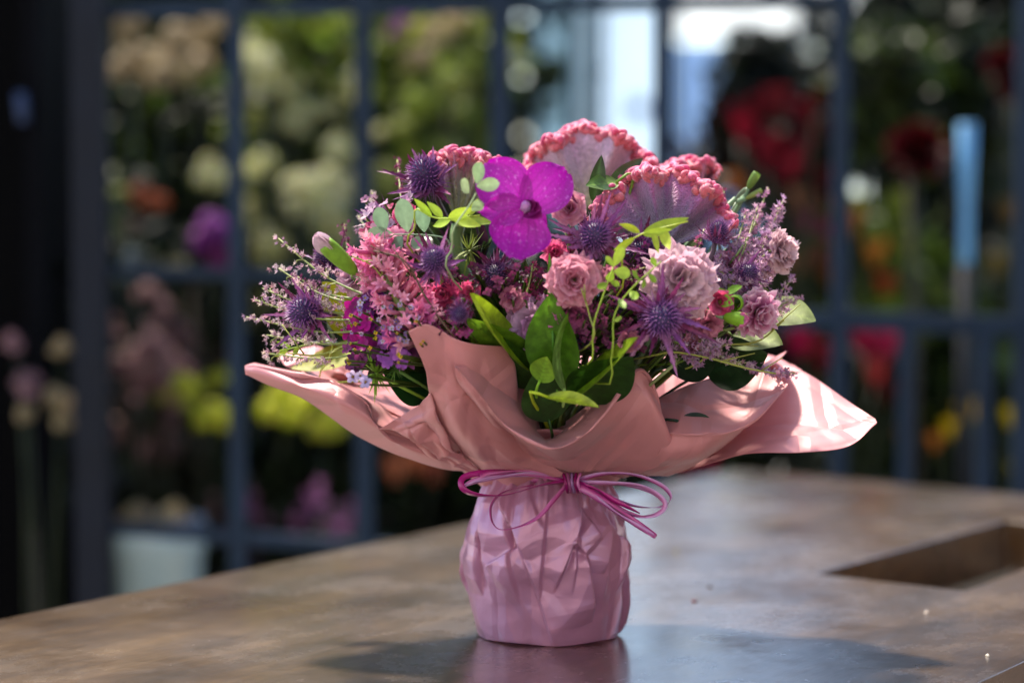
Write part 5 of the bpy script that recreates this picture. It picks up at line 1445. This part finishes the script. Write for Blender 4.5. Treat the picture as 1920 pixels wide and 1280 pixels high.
# left wing
sheet('wing', [
 [(885, 800, 2), (855, 812, -1), (822, 832, -5), (842, 858, -5), (884, 884, -3.6)],
 [(800, 768, 3), (758, 775, -1), (716, 803, -6), (755, 838, -6), (828, 879, -2.8)],
 [(762, 752, 4), (720, 755, 0), (684, 752, -6.4), (700, 796, -7), (742, 851, -2.4)],
 [(700, 735, 4), (660, 731, 0), (625, 716, -5.4), (630, 756, -6.6), (652, 806, -2.2)],
 [(620, 711, 3), (580, 707, 0), (553, 702, -4.4), (558, 727, -5.2), (572, 750, -2.2)],
 [(522, 690, 1), (502, 687, -1), (489, 687, -3), (489, 702, -3.2), (496, 718, -2.2)],
 [(478, 680, 0), (468, 682, -1), (459, 686, -2), (459, 694, -2.2), (460, 702, -1.8)]], nu=70, nv=60, seed=9, wr=.0008, sharp=2, ga='u')
# curls behind at the left
sheet('back_curl', [
 [(524, 668, 6), (560, 655, 7), (600, 652, 7), (630, 664, 6.5)],
 [(535, 685, 4.5), (562, 676, 5), (592, 668, 5), (628, 666, 6)],
 [(560, 700, 5), (590, 690, 5.5), (615, 680, 6), (636, 676, 6.8)]], nu=20, nv=30, seed=10)
sheet('back_curl', [
 [(598, 705, 2.5), (610, 682, 3.0), (632, 674, 3.6), (660, 690, 3.6)],
 [(610, 715, 2), (630, 704, 2.4), (650, 700, 2.6), (672, 712, 3)],
 [(640, 722, 3), (655, 718, 3), (672, 718, 3.2), (690, 724, 3.6)]], nu=20, nv=24, seed=11)

# back skirt: the paper continues round behind the flowers
mb = MB(); nu, nv = 26, 120
g = np.zeros((nu, nv, 3))
for j in range(nv):
    th = rad(-12 + 204 * j / (nv - 1))
    s = j / (nv - 1)
    wv = math.sin(th * 7) * .5 + math.sin(th * 4 + 1) * .5
    for i in range(nu):
        t = i / (nu - 1)
        r = .042 + .125 * t ** 1.15 * (1 + .10 * wv) + .012 * math.sin(th * 13) * (1 - t) * t
        z = .112 + .082 * t ** .8 * (1 + .10 * math.sin(th * 5 + 2)) - .0 * t + .006 * math.sin(th * 9) * t
        g[i, j] = (CX - .004 + math.cos(th) * r * (1.0), math.sin(th) * r * .85, z)
mb.grid(g, SALM)
o = mb.build('back_skirt', M_PAPER, wrap); solidify(o)

# inner funnel closing the gaps around the stems, front half
mb = MB(); nu, nv = 16, 80
g = np.zeros((nu, nv, 3))
for j in range(nv):
    th = rad(170 + 200 * j / (nv - 1))
    for i in range(nu):
        t = i / (nu - 1)
        r = .036 + .05 * t * (1 + .08 * math.sin(th * 9))
        z = .108 + .045 * t + .003 * math.sin(th * 7)
        g[i, j] = (CX - .002 + math.cos(th) * r * 1.2, math.sin(th) * r, z)
mb.grid(g, SALM)
o = mb.build('inner_funnel', M_PAPER, wrap); solidify(o)

# ---- paper round the pot
PRZ = [0, .004, .015, .03, .045, .058, .07, .082, .094, .104, .112, .118, .124, .132]
PRR = [.0500, .0512, .0536, .0566, .0587, .0588, .0570, .0536, .0492, .0454, .0426, .0410, .0425, .0480]
def prof_r(z): return float(np.interp(z, PRZ, PRR))
rs = np.random.RandomState(21)
planes = []
for k in range(3):
    th = k * 2.399 + rs.uniform(-.2, .2); z = rs.uniform(.01, .095)
    r0 = prof_r(z) * rs.uniform(.925, .975)
    sl = (prof_r(z + .005) - prof_r(z - .005)) / .01 + rs.uniform(-.16, .16)
    nn = nrm([math.cos(th), math.sin(th), -sl])
    pt = np.array([math.cos(th) * r0, math.sin(th) * r0, z])
    planes.append((nn, float(np.dot(nn, pt))))
def pix2tz(px, py):
    y = -.05
    for _ in range(6):
        p = P(px, py, y); dx = p[0] - CX; r = prof_r(max(0, p[2])); y = -math.sqrt(max(1e-6, r * r - dx * dx))
    p = P(px, py, y)
    return math.atan2(p[1], p[0] - CX) % (2 * math.pi), p[2]
# creases: (x0, y0, x1, y1, height, width) - the paper on the right of the walk direction stands proud and fades away
CRE = [
 (957, 915, 985, 1040, -.0040, .012), (985, 1040, 1036, 1213, -.0026, .010),
 (1084, 925, 1043, 1102, .0050, .016), (1066, 1014, 1093, 1040, -.0036, .010), (1093, 1038, 1110, 1158, .0042, .010),
 (1116, 944, 1178, 1064, .0046, .014), (1085, 945, 1112, 1005, .0032, .008), (1128, 970, 1126, 1070, .0036, .009),
 (1178, 1072, 1166, 1190, -.0034, .007), (918, 985, 904, 1110, .0034, .009), 
 (922, 1060, 974, 1025, .0038, .012), (965, 915, 964, 1020, .0030, .007), (932, 925, 908, 1010, -.0030, .008),
 (1000, 920, 1020, 985, .0022, .008), (1140, 930, 1165, 985, -.0026, .008), (884, 1000, 870, 1110, .0030, .009)]
cre = []
for (a, b, c_, d_, h, w) in CRE:
    t0, z0 = pix2tz(a, b); t1, z1 = pix2tz(c_, d_)
    cre.append((t0 * .057, z0, t1 * .057, z1, h, w))
for k in range(15):        # long pleats falling from the tie
    t0 = k / 15 * 6.283 + rs.uniform(-.12, .12)
    cre.append((t0 * .057, .118, (t0 + rs.uniform(-.22, .22)) * .057, rs.uniform(.0, .05), rs.choice([-1, 1]) * rs.uniform(.0018, .0034), rs.uniform(.008, .014)))
for k in range(22):        # the side away from the camera
    t0 = rs.uniform(.1, 2.9); z0 = rs.uniform(.03, .1)
    cre.append((t0 * .057, z0, (t0 + rs.uniform(-.3, .3)) * .057, z0 - rs.uniform(.02, .05), rs.uniform(-.004, .004), .010))
nth, nz = 520, 230
mb = MB()
th = np.linspace(0, 2 * math.pi, nth, endpoint=False); zz = np.linspace(0, .130, nz)
TH_, Z_ = np.meshgrid(th, zz)
r = np.interp(Z_, PRZ, PRR) * 1.004
for nn, dd in planes:
    den = nn[0] * np.cos(TH_) + nn[1] * np.sin(TH_)
    q = (dd - nn[2] * Z_) / np.where(den > .05, den, 1e9)
    q = np.where(den > .05, q, 1)
    r = np.minimum(r, np.where(q > .02, q, 1))
# irregular upright facets, as paper pulled up from the foot makes
edges = np.cumsum(rs.uniform(.6, 1.5, 13)); edges = edges / edges[-1] * 2 * math.pi
tw_ = TH_ + .16 * np.sin(Z_ * 38 + 1.0) * np.sin(TH_ * 2) + .10 * np.sin(Z_ * 60) 
tt_ = tw_ % (2 * math.pi)
e0 = np.concatenate([[0], edges])
idx = np.clip(np.searchsorted(e0, tt_, side='right') - 1, 0, 12)
c0_ = (e0[idx] + e0[idx + 1]) / 2; hf = (e0[idx + 1] - e0[idx]) / 2
r = np.minimum(r, r * (np.cos(hf) / np.cos(tt_ - c0_)) ** .95 * 1.022)
S_ = TH_ * .057
for (s0, z0, s1, z1, h, w) in cre:
    L = math.hypot(s1 - s0, z1 - z0) + 1e-6
    ux, uz = (s1 - s0) / L, (z1 - z0) / L
    al = (S_ - s0) * ux + (Z_ - z0) * uz
    ds = (S_ - s0) * uz - (Z_ - z0) * ux
    if h < 0: ds = -ds
    env = np.clip(al / (L * .25) + .3, 0, 1) * np.clip((L - al) / (L * .25) + .3, 0, 1)
    step = 1 / (1 + np.exp(-ds / .00035))
    r += abs(h) * 1.35 * env * step * np.exp(-np.clip(ds, 0, 9) / (w * 2.2)) - abs(h) * .5 * env * (1 - step) * np.exp(np.clip(ds, -9, 0) / (w * 1.0))
# gathers towards the tie
gt = np.clip((Z_ - .082) / .036, 0, 1) ** 1.3
saw = ((TH_ * 17 / (2 * math.pi) + .35 * np.sin(TH_ * 3) + .2 * np.sin(TH_ * 7 + 1)) % 1.0)
r += gt * .0040 * (np.abs(saw * 2 - 1) - .5) + gt * .0014 * np.sin(TH_ * 43)
# wrinkles
for k in range(10):
    a = rs.uniform(0, 3.14); f = rs.uniform(60, 240); ph = rs.uniform(0, 6.28)
    r += .00008 * (1 - np.abs(np.sin((S_ * math.cos(a) + Z_ * math.sin(a)) * f + ph)) * 1.6)
bot = np.clip(1 - Z_ / .003, 0, 1)
g = np.stack([CX + np.cos(TH_) * r, np.sin(TH_) * r, Z_ + .0006 + .0012 * (1 - np.cos(TH_ * 5 + 1)) * bot * .5], -1)
mb.grid(g, SKYLIT_MAUV, closed=True)
n0 = mb.n; mb.add([(CX, 0, .0008)], [], SKYLIT_MAUV)
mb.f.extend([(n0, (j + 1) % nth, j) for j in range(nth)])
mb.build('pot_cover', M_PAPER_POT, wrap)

# ================================================================== RIBBON
rb = thing('raffia_ribbon', tuple(P(1072, 903, -.06)), 'magenta and lilac ribbon strands tied in a loose bow round the paper neck', 'ribbon')
MGT, LIL, PNK = S(175, 25, 120), S(200, 150, 200), S(215, 120, 175)
def strand(name, pts, w, c, tw0=0.0, tw1=2.0, seed=0, c2=None):
    q = crom([P(a, b, y / 100.0) for (a, b, y) in pts], 70)
    t = np.gradient(q, axis=0); mb = MB(); g = np.zeros((70, 2, 3))
    for i in range(70):
        ti = nrm(t[i]); k = i / 69
        up = np.cross(ti, nrm([0.1, -1, .15])); up = nrm(up); f = np.cross(ti, up)
        a = tw0 + (tw1 - tw0) * k + .5 * math.sin(k * 9 + seed)
        s = math.cos(a) * up + math.sin(a) * f; nn = np.cross(ti, s)
        ww = w * (1 if .02 < k < .99 else .6)
        g[i] = [q[i] - s * ww / 2, q[i] + s * ww / 2]
    cc = np.zeros((70, 2, 3)); cc[:, 0] = c; cc[:, 1] = c if c2 is None else c2
    mb.grid(g, cc); o = mb.build(name, M_RIB, rb); solidify(o, .00035)
W = .0034
strand('loop', [(1072, 902, -5.6), (1000, 888, -6.2), (920, 885, -7), (872, 893, -7.6), (866, 912, -8), (890, 926, -7.8), (945, 928, -7.2), (1020, 908, -6.4), (1070, 902, -5.8)], W * 1.25, MGT, 0, 1.2, 1)
strand('loop', [(1070, 900, -5.4), (1010, 890, -6.0), (945, 890, -6.8), (895, 898, -7.4), (872, 910, -7.6), (905, 902, -7.2), (985, 888, -6.5), (1065, 896, -5.6)], W, LIL, .3, 1, 2, PNK)
strand('loop', [(1068, 898, -5.4), (1010, 882, -6.4), (930, 884, -7.2), (900, 892, -7.6)], W, PNK, .2, .9, 3, MGT)
strand('tail', [(1066, 904, -5.8), (1040, 935, -7.2), (1010, 968, -7.8), (975, 986, -8), (938, 992, -7.8), (922, 975, -7.4), (922, 945, -7.0), (945, 922, -6.8), (1000, 908, -6.2)], W * .9, MGT, .2, 1.8, 4, PNK)
strand('loop', [(1072, 902, -5.6), (1130, 888, -6.4), (1190, 890, -7.2), (1238, 908, -8), (1257, 928, -8.2), (1252, 946, -8)], W * .9, LIL, .2, 1.4, 5, MGT)
strand('loop', [(1072, 904, -5.6), (1140, 905, -6.6), (1200, 910, -7.6), (1238, 930, -8.2), (1247, 950, -8.4), (1225, 966, -8.2), (1180, 966, -7.8), (1130, 940, -7), (1080, 908, -5.8)], W, LIL, .1, 1.8, 6, PNK)
strand('loop', [(1072, 904, -5.6), (1150, 906, -6.4), (1215, 920, -7.2), (1244, 940, -7.8), (1236, 950, -7.8), (1190, 948, -7.4), (1130, 926, -6.6), (1084, 906, -5.8)], W * .8, S(175, 130, 185), .5, 2.2, 7, PNK)
strand('loop', [(1076, 906, -5.6), (1130, 934, -6.8), (1175, 960, -7.6), (1215, 970, -8), (1240, 962, -8.2), (1250, 944, -8.0)], W, MGT, .3, 1.6, 8, LIL)
strand('tail', [(1072, 904, -5.7), (1110, 922, -6.8), (1150, 950, -7.6), (1190, 976, -8.2), (1230, 1006, -8.8)], W * 1.15, MGT, .1, .7, 9, PNK)
strand('tail', [(1072, 906, -5.8), (1116, 932, -7.0), (1160, 964, -7.8), (1200, 988, -8.4), (1226, 1004, -8.8)], W, LIL, .4, 1.0, 10, MGT)
strand('tail', [(1074, 902, -5.6), (1116, 916, -6.8), (1150, 936, -7.4), (1200, 962, -8)], W, MGT, .6, 1.0, 11)
for i, (c, z) in enumerate(((MGT, .1168), (LIL, .1188), (PNK, .1150), (MGT, .1203))):
    pts = []
    for a in np.linspace(0, 2 * math.pi, 60):
        rr = .0452 + .0006 * i
        pts.append((CX + rr * math.cos(a), rr * math.sin(a), z + .0025 * math.sin(a + i) + .002 * (1 - math.sin(a)) * .5))
    mb = MB(); g = np.array([[np.array(p) + [0, 0, -W * .4], np.array(p) + [0, 0, W * .4]] for p in pts]); mb.grid(g, c)
    o = mb.build('wrap_band', M_RIB, rb); solidify(o, .00035)
mb = MB(); kp = P(1072, 903, -.0575)
ellipsoid(mb, kp, (1, 0, .2), .0046, .0060, PNK, MGT, nu=8, nv=10)
for i in range(5):
    a0 = .3 * i; tube(mb, [kp + np.array([-.006 + .003 * i, -.002, .006]), kp + np.array([-.004 + .002 * i, -.0066, 0]), kp + np.array([-.003 + .0024 * i, -.003, -.007])], .0011, .0011, (MGT, PNK, LIL)[i % 3], n=8); mb.build('knot', M_RIB, rb)
